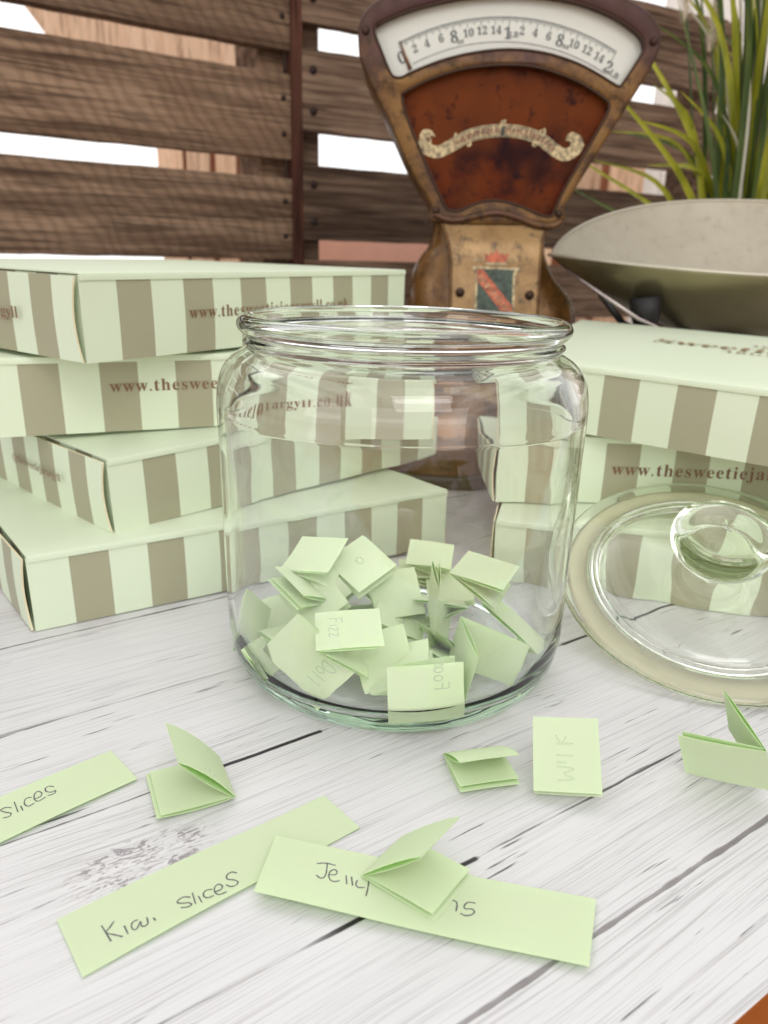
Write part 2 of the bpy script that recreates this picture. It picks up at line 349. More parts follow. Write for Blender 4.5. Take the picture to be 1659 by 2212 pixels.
def make_box(label, P, ang, tilt, lean, h, s, k0=0, nst=13, depth=.25, depdir=None, url=None, side_text=None, lid_text=False, side='left', url_size=.0092, gap_seed=0):
    """card box; P is the front left bottom corner at stripe k = 0, k0 shifts the real corner by stripes"""
    e = Vector((cos(ang)*cos(tilt), sin(ang)*cos(tilt), sin(tilt)))
    bd = ang+pi/2 if depdir is None else depdir
    bk = Vector((cos(bd)*cos(lean), sin(bd)*cos(lean), sin(lean))); up = e.cross(Vector((-sin(ang), cos(ang), sin(lean)))).normalized()
    Lx = nst*s; P0 = Vector(P)+e*(k0*s)
    root = empty('card_box'); root.location = P0
    tag(root, label, 'box', 'green and taupe striped card boxes')
    Rm = Matrix((e, bk, up)).transposed().to_4x4()
    # local frame x along front, y to the back, z up; the root keeps only the position, sheared frames are baked into the mesh
    def W(x, y, z): return Rm.to_3x3() @ Vector((x, y, z))
    rnd = random.Random(gap_seed)
    mx = card('striped card front', 0, s, (-k0 % 2)*0.0); my = card('striped card side', 1, s*.98, 0)
    # keep the object coordinates = box coordinates: give children the orthonormal part as rotation
    ortho = Matrix((e, up.cross(e), up)).transposed().to_4x4(); inv = ortho.to_3x3().inverted()
    def LC(v): return inv @ v
    def child(name, verts, faces, m, mi=None, parent=root, smooth=False):
        o = mesh(name, [LC(W(*v)) for v in verts], faces, m, parent, smooth)
        if parent is root: o.matrix_local = ortho
        if mi:
            for p, k in zip(o.data.polygons, mi): p.material_index = k
        return o
    # body: front, back, side walls with a soft bulge
    nx = 14; V = []; Fc = []; MI = []
    def grid(fn, nu, nv, k, flip=False):
        b = len(V)
        for i in range(nu+1):
            for j in range(nv+1): V.append(fn(i/nu, j/nv))
        for i in range(nu):
            for j in range(nv):
                q = (b+i*(nv+1)+j, b+(i+1)*(nv+1)+j, b+(i+1)*(nv+1)+j+1, b+i*(nv+1)+j+1); Fc.append(q[::-1] if flip else q); MI.append(k)
    bu = .0009
    lz = h-.0011
    grid(lambda u, v: (u*Lx, -bu*sin(pi*u)*sin(pi*v), v*lz), nx, 6, 0)
    grid(lambda u, v: (u*Lx, depth+bu*sin(pi*u)*sin(pi*v), v*lz), nx, 6, 0, True)
    grid(lambda u, v: (.0016, u*depth, v*lz), 10, 4, 1, True)
    grid(lambda u, v: (Lx-.0016, u*depth, v*lz), 10, 4, 1)
    grid(lambda u, v: (u*Lx, v*depth, .0003), 2, 2, 2, True)
    body = child('box_body', V, Fc, [mx, my, M_CARD], MI); 
    # lid sheet with folded front lip
    V = []; Fc = []; MI = []; sag = .0012
    prof = [(-.0008, h-.0034), (-.0011, h-.0016), (-.0006, h-.0003), (.0008, h)]
    nyy = 14
    ys = [(y, z) for y, z in prof]+[(.0008+(depth-.0008)*(j+1)/nyy, h+sag*sin(pi*(j+1)/nyy)*0) for j in range(nyy)]
    b = 0
    for i in range(nx+1):
        for y, z in ys:
            u = i/nx; zz = z+(sag*sin(pi*u)*sin(pi*max(0, y)/depth) if y > 0 else 0); V.append((.0004+u*(Lx-.0008), y-(bu*sin(pi*u)*.3 if y < 0 else 0), zz))
    m_ = len(ys)
    for i in range(nx):
        for j in range(m_-1): Fc.append((i*m_+j, (i+1)*m_+j, (i+1)*m_+j+1, i*m_+j+1)); MI.append(0 if j > 2 else (1 if j == 0 else 0))
    lid = child('lid', V, Fc, [M_CARD, M_CARD], MI, smooth=True); sm = lid.modifiers.new('card', 'SOLIDIFY'); sm.thickness = .0007; sm.offset = -1; es(lid)
    # end flap: curved cut edge standing off the side
    for sd in (0, 1):
        V = []; Fc = []; ny = 16; nz = 8
        x0 = -.0012 if sd == 0 else Lx+.0012; sg = -1 if sd == 0 else 1
        for j in range(nz+1):
            z = .0006+(h-.0022)*j/nz; zz = j/nz
            inset = .0006+.0028*sin(pi*zz)**.8
            for i in range(ny+1):
                u = i/ny; y = inset+(depth-2*inset)*u; bow = .0016*sin(pi*u)+.0008*(1-u)**3*sin(pi*zz)
                V.append((x0+sg*bow, y, z))
        for j in range(nz):
            for i in range(ny): q = (j*(ny+1)+i, j*(ny+1)+i+1, (j+1)*(ny+1)+i+1, (j+1)*(ny+1)+i); Fc.append(q)
        fl = child('end_flap', V, Fc, [my, M_CUT], smooth=True); so = fl.modifiers.new('card', 'SOLIDIFY'); so.thickness = .0009; so.offset = 0; so.material_offset_rim = 1; es(fl)
    # writing
    def textat(name, s_, size, org, ux, uy, m, sp=1.0, sx=1, fit=None):
        ux = LC(W(*ux)); uy = LC(W(*uy)); ux.normalize(); nn = ux.cross(uy).normalized(); uy = nn.cross(ux); o_ = LC(W(*org))
        Mt = Matrix((ux, uy, nn)).transposed().to_4x4(); Mt.translation = o_
        t_ = text_mesh(name, s_, size, m, root, sp, th=.00025, sx=sx)
        if fit:
            w0 = max(v.co.x for v in t_.data.vertices)
            for v in t_.data.vertices: v.co.x *= fit/w0
        t_.matrix_local = ortho @ Mt
    if url is not None:
        xk, zk = url; textat('web_address', serif('www.thesweetiejarargyll.co.uk'), url_size, (xk*s, -bu*.95, zk), (1, 0, 0), (0, 0, 1), M_INK, 1.13)
    if side_text is not None:
        textat('side_writing', serif('@thesweetiejarargyll'), side_text[2], (-.0052, side_text[0], side_text[1]), (0, -1, 0), (0, 0, 1), M_INK, 1.0, fit=side_text[3])
    if lid_text:
        zt = h+.0018
        textat('lid_lettering', serif('The'), .0105, (lid_text[0]+.052, lid_text[1]+.054, zt), (1, 0, 0), (0, 1, 0), M_INK2, 1.0)
        textat('lid_lettering', serif('Sweetie Jar'), .0255, (lid_text[0]-.012, lid_text[1]+.026, zt), (1, 0, 0), (0, 1, 0), M_INK2, 1.02)
        textat('lid_lettering', serif('ARGYLL'), .0105, (lid_text[0]+.034, lid_text[1]+.010, zt), (1, 0, 0), (0, 1, 0), M_INK2, 1.15)
    return root

make_box('bottom striped box of the left stack, resting on the table, no writing in view', (-.1643, .3160, .0004), .5498, .0077, .0, .0387, .0184, depdir=.5498+pi/2+.12, gap_seed=1)
make_box('third striped box down in the left stack with side writing', (-.1340, .3477, .0408-.0016), .7723, .028, .0, .0385, .0183, depdir=.7723+pi/2+.05, side_text=(.105, .0185, .0062, .062), gap_seed=2)
make_box('second box from the top of the left stack, its writing cut by the jar', (-.1869, .3776, .0805), .3706, .001, .0, .0405, .0193, k0=-1, url=(2.85+1-.62, .0215), gap_seed=3)
make_box('topmost card box of the left stack, full web address along its front', (-.1405, .3503, .1226), .9296, .008, .006, .0407, .0194, side_text=(.147, .0178, .0080, .100), url=(3.12, .0175), url_size=.0088, gap_seed=4)
make_box('lowest box of the right stack, seen through the glass jar and lid', (.0640, .3893, .0004), -.26, .0, .0, .0385, .0190, k0=0, depth=.15, depdir=pi/2-.26, gap_seed=5)
make_box('middle card box of the right stack with web address above the glass lid', (.1263, .4157, .0401), -.0509, .0026, .0, .0395, .0196, k0=-3.0, depth=.15, url=(3.22, .0178), url_size=.0103, gap_seed=6)
make_box('top card box of the right stack with gold lettering on its pale lid', (.1179, .4091, .0815), -.6042, -.0236, .022, .0393*.96, .0194, k0=-3, depdir=radians(67), lid_text=(.082, .105), gap_seed=7)

# ------------------------------------------------------------------ glass jar
JX, JY = .00615, .30916
outer = [(.0, .0016), (.045, .0016), (.0575, .0012), (.0620, .0001), (.0660, .0008), (.0700, .0040), (.0728, .0095), (.0741, .0170), (.0746, .026), (.0750, .060), (.0753, .100), (.0755, .113), (.0753, .1205), (.0743, .1265), (.0722, .1312), (.0690, .1346), (.0655, .1368), (.0637, .1379), (.0630, .1392), (.0646, .1408), (.0632, .1424), (.0634, .1436), (.0655, .1446), (.0666, .1464), (.0666, .1482), (.0655, .1500), (.0635, .1508)]
inner = [(.0618, .1503), (.0606, .1487), (.0598, .1450), (.0594, .1412), (.0597, .1385), (.0614, .1352), (.0643, .1326), (.0674, .1296), (.0699, .1252), (.0714, .1198), (.0722, .1150), (.0724, .108), (.0724, .060), (.0721, .030), (.0712, .0190), (.0692, .0125), (.0655, .0090), (.0600, .0074), (.050, .0070), (.0, .0068)]
jar = lathe('glass_jar', smooth_prof(outer+inner, 4), M_GLASS, None, 160, closed=False, wob=.00012)
jar.location = (JX, JY, 0.0004); tag(jar, 'large open clear glass jar half filled with folded green notes', 'jar')

# ------------------------------------------------------------------ jar lid leaning on the right boxes
lidE = empty('jar_lid'); lidE.location = (.15760, .33000, .03125)
th_, az_ = .40610, -1.76781
nz_ = Vector((sin(th_)*cos(az_), sin(th_)*sin(az_), cos(th_))); lidE.rotation_euler = nz_.to_track_quat('Z', 'Y').to_euler()
tag(lidE, 'round clear glass lid with knob tilted against the right boxes', 'lid')
lo = [(.0, .0338), (.010, .0337), (.0170, .0331), (.0212, .0310), (.0227, .0275), (.0226, .0232), (.0212, .0190), (.0180, .0155), (.0135, .0130), (.0120, .0108), (.0142, .0092), (.0200, .0078), (.030, .0066), (.042, .0052), (.050, .0036), (.0535, .0018), (.057, .0014), (.066, .0014), (.0700, .0008), (.0717, -.0008), (.0708, -.0026), (.0685, -.0032)]
li = [(.060, -.0030), (.0562, -.0034), (.0552, -.0060), (.0535, -.0072), (.0515, -.0066), (.0500, -.0030), (.046, -.0010), (.030, .0008), (.012, .0016), (.0, .0017)]
lathe('lid_glass', smooth_prof(lo+li, 4), M_LIDGLASS, lidE, 144, closed=False, wob=.0001)
m, t, p, o = mat('cloudy plastic seal'); p.inputs['Base Color'].default_value = (.80, .77, .60, 1); p.inputs['Roughness'].default_value = .4; p.inputs['Transmission Weight'].default_value = .72; p.inputs['IOR'].default_value = 1.4
sr = [(.0572, -.0040), (.0650, -.0038), (.0668, -.0043), (.0650, -.0050), (.0572, -.0052)]
lathe('seal_ring', sr, m, lidE, 96, closed=True)

# ------------------------------------------------------------------ folded notes
W_ = .0215
def rod(r):
    v = Vector(r); a = v.length; return Matrix.Rotation(a, 3, v/a) if a > 1e-9 else Matrix.Identity(3)
GL = {  # tiny pencil alphabet in a unit box
 'F': [[(0, 0), (0, 1)], [(0, 1), (.6, 1)], [(0, .55), (.5, .55)]], 'i': [[(.2, 0), (.2, .6)]], 'z': [[(0, .6), (.5, .6), (0, 0), (.5, 0)]],
 'D': [[(0, 0), (0, 1), (.45, .9), (.6, .5), (.4, .1), (0, 0)]], 'o': [[(.25, .6), (.02, .4), (.1, .05), (.4, .05), (.5, .35), (.25, .6)]], 'l': [[(.1, 0), (.1, 1)]],
 'a': [[(.5, .55), (.15, .55), (.05, .2), (.3, 0), (.5, .3), (.5, .55), (.55, 0)]], 'm': [[(0, 0), (0, .6), (.25, .5), (.28, 0)], [(.28, .4), (.5, .6), (.55, 0)]],
 'n': [[(0, 0), (0, .6), (.35, .55), (.4, 0)]], 'M': [[(0, 0), (.1, 1), (.35, .4), (.6, 1), (.7, 0)]], 'k': [[(0, 0), (0, 1)], [(.4, .6), (.02, .3), (.45, 0)]], 'S': [[(.55, .9), (.2, 1), (.05, .75), (.5, .4), (.45, .05), (0, .05)]],
 'e': [[(.05, .3), (.45, .35), (.3, .6), (.05, .45), (.1, .05), (.5, .05)]], 'r': [[(.05, 0), (.05, .6)], [(.05, .4), (.4, .6)]], 'C': [[(.6, .85), (.2, 1), (0, .5), (.2, 0), (.6, .1)]], 'y': [[(0, .6), (.1, .2), (.4, .25)], [(.45, .6), (.4, -.3), (.1, -.35)]], ' ': []}
def word(s, x, y, size, mirror=False):
    o = []
    for ch in s:
        for ln in GL[ch]: o.append([(x+(u*size if not mirror else -u*size), y+v*size) for u, v in ln])
        x += (.72*size if ch != 'i' else .45*size)*(-1 if mirror else 1)
    return o
def note(label, q, seed, text=None, group='folded green notes in the jar', curl=.0006, name='folded_note'):
    rr = random.Random(seed)
    R = rod(q[:3]); f = R.col[0].copy(); a = R.col[1].copy(); n = R.col[2].copy(); F0 = Vector(q[3:6]); phi = q[6]; Ln = q[7]; W_ = .0215*(q[8] if len(q) > 8 else 1)
    sg = 1 if phi >= 0 else -1
    def pol(ang, r, off): return a*(cos(ang)*r) + n*(sin(ang)*r) + (a*(-sin(ang))+n*cos(ang))*off*sg
    g1 = .00022+.0004*rr.random(); g2 = .00022+.0005*rr.random()
    ap = abs(phi)
    mid = phi/2
    C1 = a*(-cos(mid)*.0003)+n*(-sin(mid)*.0003); C2 = a*(cos(mid)*.0009)+n*(sin(mid)*.0009)
    s1 = .0002+.0014*rr.random()
    E1 = pol(0, Ln, -g1); E2 = pol(0, Ln-s1, g1*1.4); Mt = pol(phi, Ln, 0)
    path = []
    def seg(p, q_, bul, nrm, k=7, last=False):
        for i in range(k+(1 if last else 0)):
            t = i/k; path.append(p.lerp(q_, t)+nrm*(bul*sin(pi*t)))
    nA = n*sg; nB = (a*(-sin(phi))+n*cos(phi))*-sg
    b1 = curl*(rr.random()*1.2-.2); b2 = curl*(rr.random()*1.4-.2)
    seg(E1, C1, -b1, nA)
    seg(C1, Mt-(a*cos(phi)+n*sin(phi))*.0004+nB*-.00035, b2*.8+.0002, -nB)
    path.append(Mt)
    seg(Mt-(a*cos(phi)+n*sin(phi))*.0004+nB*.00035, C2, b2*.3+.0004, nB)
    seg(C2, E2, .0003-b1*.6, nA, last=True)
    nv = 6; V = []; Fc = []; sk = (rr.random()-.5)*.0012
    for i, pth in enumerate(path):
        off = sk*(1 if i > len(path)/2 else 0)
        for j in range(nv+1): V.append(F0+pth+f*(W_*j/nv+off)+n*(.0004*sin(pi*j/nv)*(rr.random()*.2+.4)*sg))
    m_ = nv+1
    for i in range(len(path)-1):
        for j in range(nv): Fc.append((i*m_+j, i*m_+j+1, (i+1)*m_+j+1, (i+1)*m_+j))
    zmin = min(v.z for v in V)
    floor_ = .0078 if group.endswith('jar') else .0003
    if zmin < floor_: V = [v+Vector((0, 0, floor_-zmin)) for v in V]; F0 = F0+Vector((0, 0, floor_-zmin))
    o = mesh(name, V, Fc, M_PAPER, None, True); so = o.modifiers.new('paper', 'SOLIDIFY'); so.thickness = .00014; so.offset = 0; es(o)
    autosmooth(o, 35)
    c0 = sum((Vector(v) for v in V), Vector())/len(V)
    for v in o.data.vertices: v.co -= c0
    o.location = c0
    tag(o, label, 'folded note', group)
    if text:
        lines, leaf = text
        def place(u, v, h):
            base = F0+f*(u*W_)
            if leaf == 'A': return base+a*(v*Ln)-n*sg*(g1*v+b1*sin(pi*v)+h+.00012)-c0+n*(.0004*sin(pi*u)*.5*sg)
            return base+(a*cos(phi)+n*sin(phi))*(v*Ln)-nB*(b2*.8*sin(pi*v)+.0005+h)-c0
        strokes('faint_writing', lines, .022, M_FAINT, o, place)
    return o
NOTES = {
 'tent': [2.63698, -1.6698, 0.02784, -0.05741, 0.22537, 0.00095, -0.81314, 0.02531, 1.1254],
 'small': [3.10519, 0.33613, 0.03358, 0.02398, 0.22993, 0.0008, -0.48434, 0.02116],
 'square': [3.70005, -0.29325, 0.35746, 0.05558, 0.2305, 0.01591, 0.13037, 0.02599, 1.0468],
 'farright': [-0.69808, 0.97595, 0.76541, 0.12599, 0.20476, 0.02387, 0.92798, 0.02736],
 'onjelly': [2.75502, 1.45187, -0.10846, -0.00379, 0.17058, 0.0029, -0.73376, 0.02515],
 'foam': [0.95449, 1.09598, -1.16196, 0.00294, 0.24292, 0.03, -0.27925, 0.02823],
 'foamback': [2.20427, 2.00807, 0.84444, -0.00308, 0.24861, 0.01324, 0.31416, 0.02386],
 'fizz': [2.18165, 2.43981, 0.32899, -0.02306, 0.24406, 0.03504, 0.7104, 0.02481],
 'doll': [0.88398, 1.54378, -1.91788, -0.03102, 0.25592, 0.04144, -0.20929, 0.03077],
 'lowleft': [-7.03309, -5.13722, 2.46057, -0.05558, 0.26347, 0.01694, 0.11766, 0.01609],
 'leftwall': [-0.41535, 1.2867, -0.96232, -0.05823, 0.29394, 0.0335, -0.65897, 0.02051],
 'darksq': [0.5827, 0.78038, -2.41211, -0.02792, 0.30072, 0.0457, -0.20944, 0.02401],
 'darksq2': [0.09857, 0.44349, -2.137, -0.0258, 0.36376, 0.01675, -0.17453, 0.02175],
 'topleft': [-2.49046, -1.62145, -0.63863, -0.04398, 0.29789, 0.04434, 0.38397, 0.02395],
 'lettera': [-0.48148, -0.95496, 3.68912, -0.00918, 0.3165, 0.05397, -0.20944, 0.02293],
 'midband': [-38.99207, -26.00223, -0.065, -0.01193, 0.33537, 0.0101, 0.34907, 0.02141],
 'curved': [0.48848, 0.14614, 1.4628, 0.01746, 0.28499, 0.01796, -0.24435, 0.02277],
 'midright': [-2.10579, -1.99372, -0.82615, 0.02358, 0.33867, 0.00594, 0.17453, 0.02342],
 'topright': [-2.54589, -1.53604, -0.07569, 0.0286, 0.29179, 0.04728, 0.43633, 0.02393],
 'back': [2.53487, 2.23238, 0.23934, 0.01201, 0.35313, 0.02561, 0.2618, 0.02359],
 'back2': [-2.18557, -2.18559, -0.13142, 0.00917, 0.35341, 0.01702, 0.2618, 0.02288],
 'rightsq': [1.45174, 1.10214, -1.70244, 0.03235, 0.2746, 0.03554, 0.96108, 0.02911],
 'rightvee': [1.16838, -2.3465, -0.36461, 0.07673, 0.29461, 0.00878, 0.54926, 0.03331],
 'center': [0.04353, 1.52228, -0.7009, 0.02162, 0.28524, 0.03385, -0.26285, 0.0229],
 'leftflat': [0.35437, 0.1765, -1.24082, -0.05932, 0.3237, 0.01237, -0.2618, 0.01843],
 'smallback': [0.02953, -0.20784, 4.4091, 0.00528, 0.38005, 0.01175, -0.2618, 0.01296],
 'thin': [0.0318, -1.53616, -0.12259, 0.0215, 0.268, 0.03, 0.12, 0.0235],
}
LAB = {
 'tent': ('folded green note standing open like a tent beside the Slices strip', 'folded green notes on the table', (word('Fizz', 0.85, 0.35, 0.2, True), 'B')),
 'small': ('small half open folded note on the table left of the square note', 'folded green notes on the table', (word('Sk', 0.2, 0.5, 0.25, False), 'A')),
 'square': ('large square folded note leaning upright on the table right of centre', 'folded green notes on the table', ([[(v, u) for u, v in l] for l in word('Milk', 0.85, 0.35, 0.26, True)], 'A')),
 'farright': ('folded note on the table at the right edge with one leaf raised', 'folded green notes on the table', None),
 'onjelly': ('folded note resting on top of the Jelly paper strip', 'folded green notes on the table', None),
 'foam': ('square folded note at the front of the jar with faint Foam showing', 'folded green notes in the jar', (word('Foam', 0.45, 0.6, 0.2, True), 'A')),
 'foamback': ('pale folded note directly behind the note showing Foam', 'folded green notes in the jar', None),
 'fizz': ('folded note showing faint reversed Fizz, gaping open below', 'folded green notes in the jar', (word('Fizz', 0.8, 0.2, 0.2, True), 'A')),
 'doll': ('large tilted folded note at lower left in the jar showing faint Doll', 'folded green notes in the jar', (word('Doll', 0.3, 0.62, 0.2, False), 'A')),
 'lowleft': ('dark green lit folded note lowest at the left edge inside the jar', 'folded green notes in the jar', None),
 'leftwall': ('upright folded note pressed against the left wall of the jar', 'folded green notes in the jar', None),
 'darksq': ('diamond turned darker green note left of the middle, above the Fizz note', 'folded green notes in the jar', None),
 'darksq2': ('shaded green note edge sticking out behind the diamond turned note', 'folded green notes in the jar', None),
 'topleft': ('pale curved folded note at the top left of the pile', 'folded green notes in the jar', None),
 'lettera': ('topmost pale note of the pile showing a faint letter a', 'folded green notes in the jar', (word('a', 0.4, 0.35, 0.28, False), 'A')),
 'midband': ('narrow pale note band in the middle of the pile under the topmost note', 'folded green notes in the jar', None),
 'curved': ('curved folded note at the centre of the pile with a bulging lower fold', 'folded green notes in the jar', (word('Can', 0.3, 0.4, 0.18, False), 'A')),
 'midright': ('bright square note right of centre behind the thin upright note', 'folded green notes in the jar', None),
 'topright': ('broad pale note at the top right of the pile', 'folded green notes in the jar', None),
 'back': ('shaded note standing at the far back of the jar', 'folded green notes in the jar', None),
 'back2': ('small pale note just in front of the note at the far back', 'folded green notes in the jar', None),
 'rightsq': ('square note at the right of the jar hinged to a narrow left leaf', 'folded green notes in the jar', None),
 'rightvee': ('note lying open like a long V against the right wall of the jar', 'folded green notes in the jar', None),
 'center': ('bright note below centre right, tucked behind the hinged square note', 'folded green notes in the jar', None),
 'leftflat': ('shaded folded note lying flat at the left behind the wall leaning note', 'folded green notes in the jar', None),
 'smallback': ('small shaded note peeping out behind the topmost note', 'folded green notes in the jar', None),
 'thin': ('thin folded note standing on edge in the middle of the pile', 'folded green notes in the jar', None),
}
for i, (k, q) in enumerate(NOTES.items()):
    lab, grp, txt = LAB[k]
    note(lab, q, 100+i, txt, grp, curl=.0007 if k not in ('curved', 'tent', 'onjelly', 'small') else .0014)
# the notes underneath, glimpsed between the ones on top
under = ['on the jar floor beneath the front pair of notes', 'at the middle of the pile', 'low at the right behind the hinged square note', 'low at the left behind the large tilted note', 'buried at the back of the pile', 'propped up in the middle under the curved note', 'buried on the right under the broad pale note', 'buried on the left under the topmost pale note']
upos = [(.004, .262, .012, .3), (.0, .285, .015, 1.2), (.035, .292, .012, 2.1), (-.032, .286, .012, .7), (-.004, .335, .014, 2.8), (.008, .302, .024, .2), (.036, .312, .030, 1.7), (-.026, .308, .032, 2.4)]
for i, ((x, y, z, a), lb) in enumerate(zip(upos, under)):
    rr = random.Random(900+i); e = Matrix.Rotation(a, 3, 'Z') @ Matrix.Rotation(rr.uniform(-.45, .45), 3, 'X') @ Matrix.Rotation(rr.uniform(-.35, .35), 3, 'Y')
    ax, an = e.to_quaternion().to_axis_angle(); q = list(ax*an)+[x-.01*cos(a), y-.01*sin(a)-.008, z, rr.uniform(.2, .7), .0235]
    note('folded pale green note lying '+lb, q, 300+i, None)

# ------------------------------------------------------------------ flat strips with writing
def strip(label, c, z, lines, lift=(0, 0, 0, 0), seed=1):
    P = [Vector((x, y, 0)) for x, y in c]; nu, nv = 26, 6; V = []; Fc = []; rr = random.Random(seed); ph = rr.random()*6
    def pt(u, v):
        p = P[0].lerp(P[1], u).lerp(P[3].lerp(P[2], u), v)
        zz = z+lift[0]*(1-u)*(1-v)+lift[1]*u*(1-v)+lift[2]*u*v+lift[3]*(1-u)*v
        zz += .0007*(1+sin(u*6+ph))*.5+.0003*(1-v)*(.5+.5*sin(u*4+ph)); return Vector((p.x, p.y, zz))
    for i in range(nu+1):
        for j in range(nv+1): V.append(pt(i/nu, j/nv))
    for i in range(nu):
        for j in range(nv): q = i*(nv+1)+j; Fc.append((q, q+nv+1, q+nv+2, q+1))
    o = mesh('paper_strip', V, Fc, M_PAPER, None, True); so = o.modifiers.new('paper', 'SOLIDIFY'); so.thickness = .00016; so.offset = 0; es(o)
    tag(o, label, 'paper strip', 'paper strips with pencilled sweet names')
    e1 = (P[1]-P[0]); e2 = (P[3]-P[0]); 
    def place(x, y, h):
        d = Vector((x, y, 0))-P[0]; det = e1.x*e2.y-e1.y*e2.x; u = (d.x*e2.y-d.y*e2.x)/det; v = (e1.x*d.y-e1.y*d.x)/det
        b = pt(min(max(u, 0), 1), min(max(v, 0), 1)); return (x, y, b.z+.00009+h)
    for part in (lines[:7], lines[7:]) if len(lines) == 9 else (lines,): strokes('pencil_writing', part, .00042, M_PENCIL, o, place)
    return o
KIWI = [[(-.0732,.1533),(-.0689,.1485)],[(-.0703,.1547),(-.0707,.1528),(-.0712,.1511),(-.0689,.1505),(-.0663,.1499)],[(-.0671,.1533),(-.0652,.1508)],[(-.064,.1552),(-.0651,.1545),(-.0651,.1532),(-.0642,.1521),(-.0633,.1525),(-.0631,.1547),(-.0624,.1533),(-.0615,.1532),(-.0609,.1541),(-.0618,.156)],[(-.06,.1559),(-.0591,.155)],[(-.0516,.1629),(-.0533,.163),(-.0545,.1622),(-.0549,.1611),(-.0536,.1608),(-.0516,.161),(-.0507,.1604),(-.0515,.1596),(-.0534,.1593)],[(-.0515,.1645),(-.0496,.1606)],[(-.0495,.1634),(-.048,.1612)],[(-.0461,.1659),(-.0476,.1656),(-.0483,.1645),(-.0478,.1632),(-.0466,.1629),(-.0452,.1638)],[(-.0452,.165),(-.0437,.1659),(-.0436,.1672),(-.0448,.1678),(-.0456,.1667),(-.0452,.1649),(-.0438,.1641),(-.0419,.1652)],[(-.0404,.1722),(-.042,.1725),(-.0431,.1713),(-.0427,.1698),(-.041,.1696),(-.0395,.169),(-.0396,.1678),(-.0411,.1671),(-.0426,.1677)]]
SLI = [[(-.1183,.1967),(-.1203,.1968),(-.1213,.1955),(-.1192,.1946),(-.1173,.1942),(-.1172,.1928),(-.1189,.1921)],[(-.1188,.1995),(-.1153,.1948)],[(-.1158,.1976),(-.1141,.1956)],[(-.114,.2018),(-.1156,.2012),(-.1154,.1993),(-.1143,.1979),(-.1129,.1977),(-.112,.1992)],[(-.1128,.201),(-.1114,.2022),(-.1117,.2039),(-.1133,.2047),(-.1138,.2032),(-.1127,.2008),(-.111,.2),(-.1096,.202)],[(-.1089,.2071),(-.1108,.2074),(-.1115,.2062),(-.1105,.2047),(-.1086,.2045),(-.1078,.2054),(-.1074,.2039),(-.1092,.2027)]]
JEL = [[(-.0172,.1753),(-.0145,.1757),(-.0116,.175)],[(-.0141,.1758),(-.0141,.172),(-.0146,.17),(-.0157,.1696),(-.0169,.1707)],[(-.0133,.1711),(-.0114,.1713),(-.011,.1725),(-.0119,.1733),(-.013,.1724),(-.0133,.1706),(-.0126,.169),(-.0114,.1686),(-.01,.1691)],[(-.0083,.1713),(-.0079,.1679)],[(-.0067,.1709),(-.0062,.1675)],[(-.0049,.1697),(-.0053,.1681),(-.0046,.167),(-.0027,.1671)],[(-.0016,.17),(-.0018,.1669),(-.0023,.1639)],[(.0221,.1641),(.0231,.1638),(.0234,.1625),(.0229,.1602)],[(.0287,.1633),(.0268,.1636),(.0255,.1625),(.0255,.1613),(.0275,.1612),(.028,.1601),(.0268,.1591),(.0252,.1589),(.0241,.1596)]]
strip('pale green paper strip reading Kiwi Slices in pencil, lying under the Jelly strip', [(-.0725,.1383),(-.0051,.1926),(-.0178,.2073),(-.0861,.1551)], .0003, KIWI, seed=2)
strip('green paper strip reading Jelly, its other word half hidden by a folded note', [(-.0338,.1632),(.0558,.1439),(.0634,.166),(-.031,.1865)], .0006, JEL, lift=(.0022, .0006, .0, .0006), seed=3)
strip('green paper strip at the left edge reading Slices, cut off by the frame', [(-.1480,.1500),(-.0826,.2126),(-.0972,.228),(-.1626,.1654)], .0003, SLI, seed=5)

# ------------------------------------------------------------------ weighing scale
SY = .72
def metal_mat(name, c1, c2, c3, rough=.38, metal=.45, zlo=None):
    m, t, p, o = mat(name); tcx = N(t, 'ShaderNodeTexCoord'); V = tcx.outputs['Object']
    a = noise_node(t, V, 24, 6, .68); b = noise_node(t, V, 70, 6, .7); c = mixc(t, maprange(t, a, .42, .60, 0, 1, True), c1, c2)
    if zlo:
        s_ = N(t, 'ShaderNodeSeparateXYZ'); L(t, V, s_.inputs[0]); c = mixc(t, maprange(t, s_.outputs[2], zlo[0], zlo[1], 0, .92, True), c, c3)
    c = mixc(t, maprange(t, b, .54, .64, 0, .8, True), c, tuple(x*.22 for x in c1)); L(t, c, p.inputs['Base Color'])
    p.inputs['Roughness'].default_value = rough; p.inputs['Metallic'].default_value = metal; L(t, maprange(t, b, .3, .7, rough-.08, rough+.15), p.inputs['Roughness']); return m
M_BRZ = metal_mat('aged bronze enamel', (.165, .078, .017), (.055, .022, .008), (.045, .014, .012), zlo=(.315, .350))
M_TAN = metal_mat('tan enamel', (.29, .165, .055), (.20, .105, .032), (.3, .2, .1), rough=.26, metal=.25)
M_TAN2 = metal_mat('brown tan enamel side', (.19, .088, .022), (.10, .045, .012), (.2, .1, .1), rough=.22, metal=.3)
m, t, p, o = mat('mottled red brown panel'); tcx = N(t, 'ShaderNodeTexCoord'); V = tcx.outputs['Object']
a = noise_node(t, V, 20, 5, .6); b = noise_node(t, V, 75, 5, .7, .4); d = noise_node(t, mapping(t, V, (1, 1, 1), (4, 2, 1)), 9, 3)
c = mixc(t, maprange(t, a, .38, .56, 0, 1, True), (.105, .020, .005), (.020, .005, .006)); c = mixc(t, maprange(t, d, .42, .6, 0, .75, True), c, (.15, .036, .007)); c = mixc(t, maprange(t, b, .54, .66, 0, .85, True), c, (.018, .006, .008))
L(t, c, p.inputs['Base Color']); p.inputs['Roughness'].default_value = .45; p.inputs['Specular IOR Level'].default_value = .06; M_RED = m
M_CHART = simple('ivory dial card', (.62, .62, .56), .35, noise=.04, nscale=8)
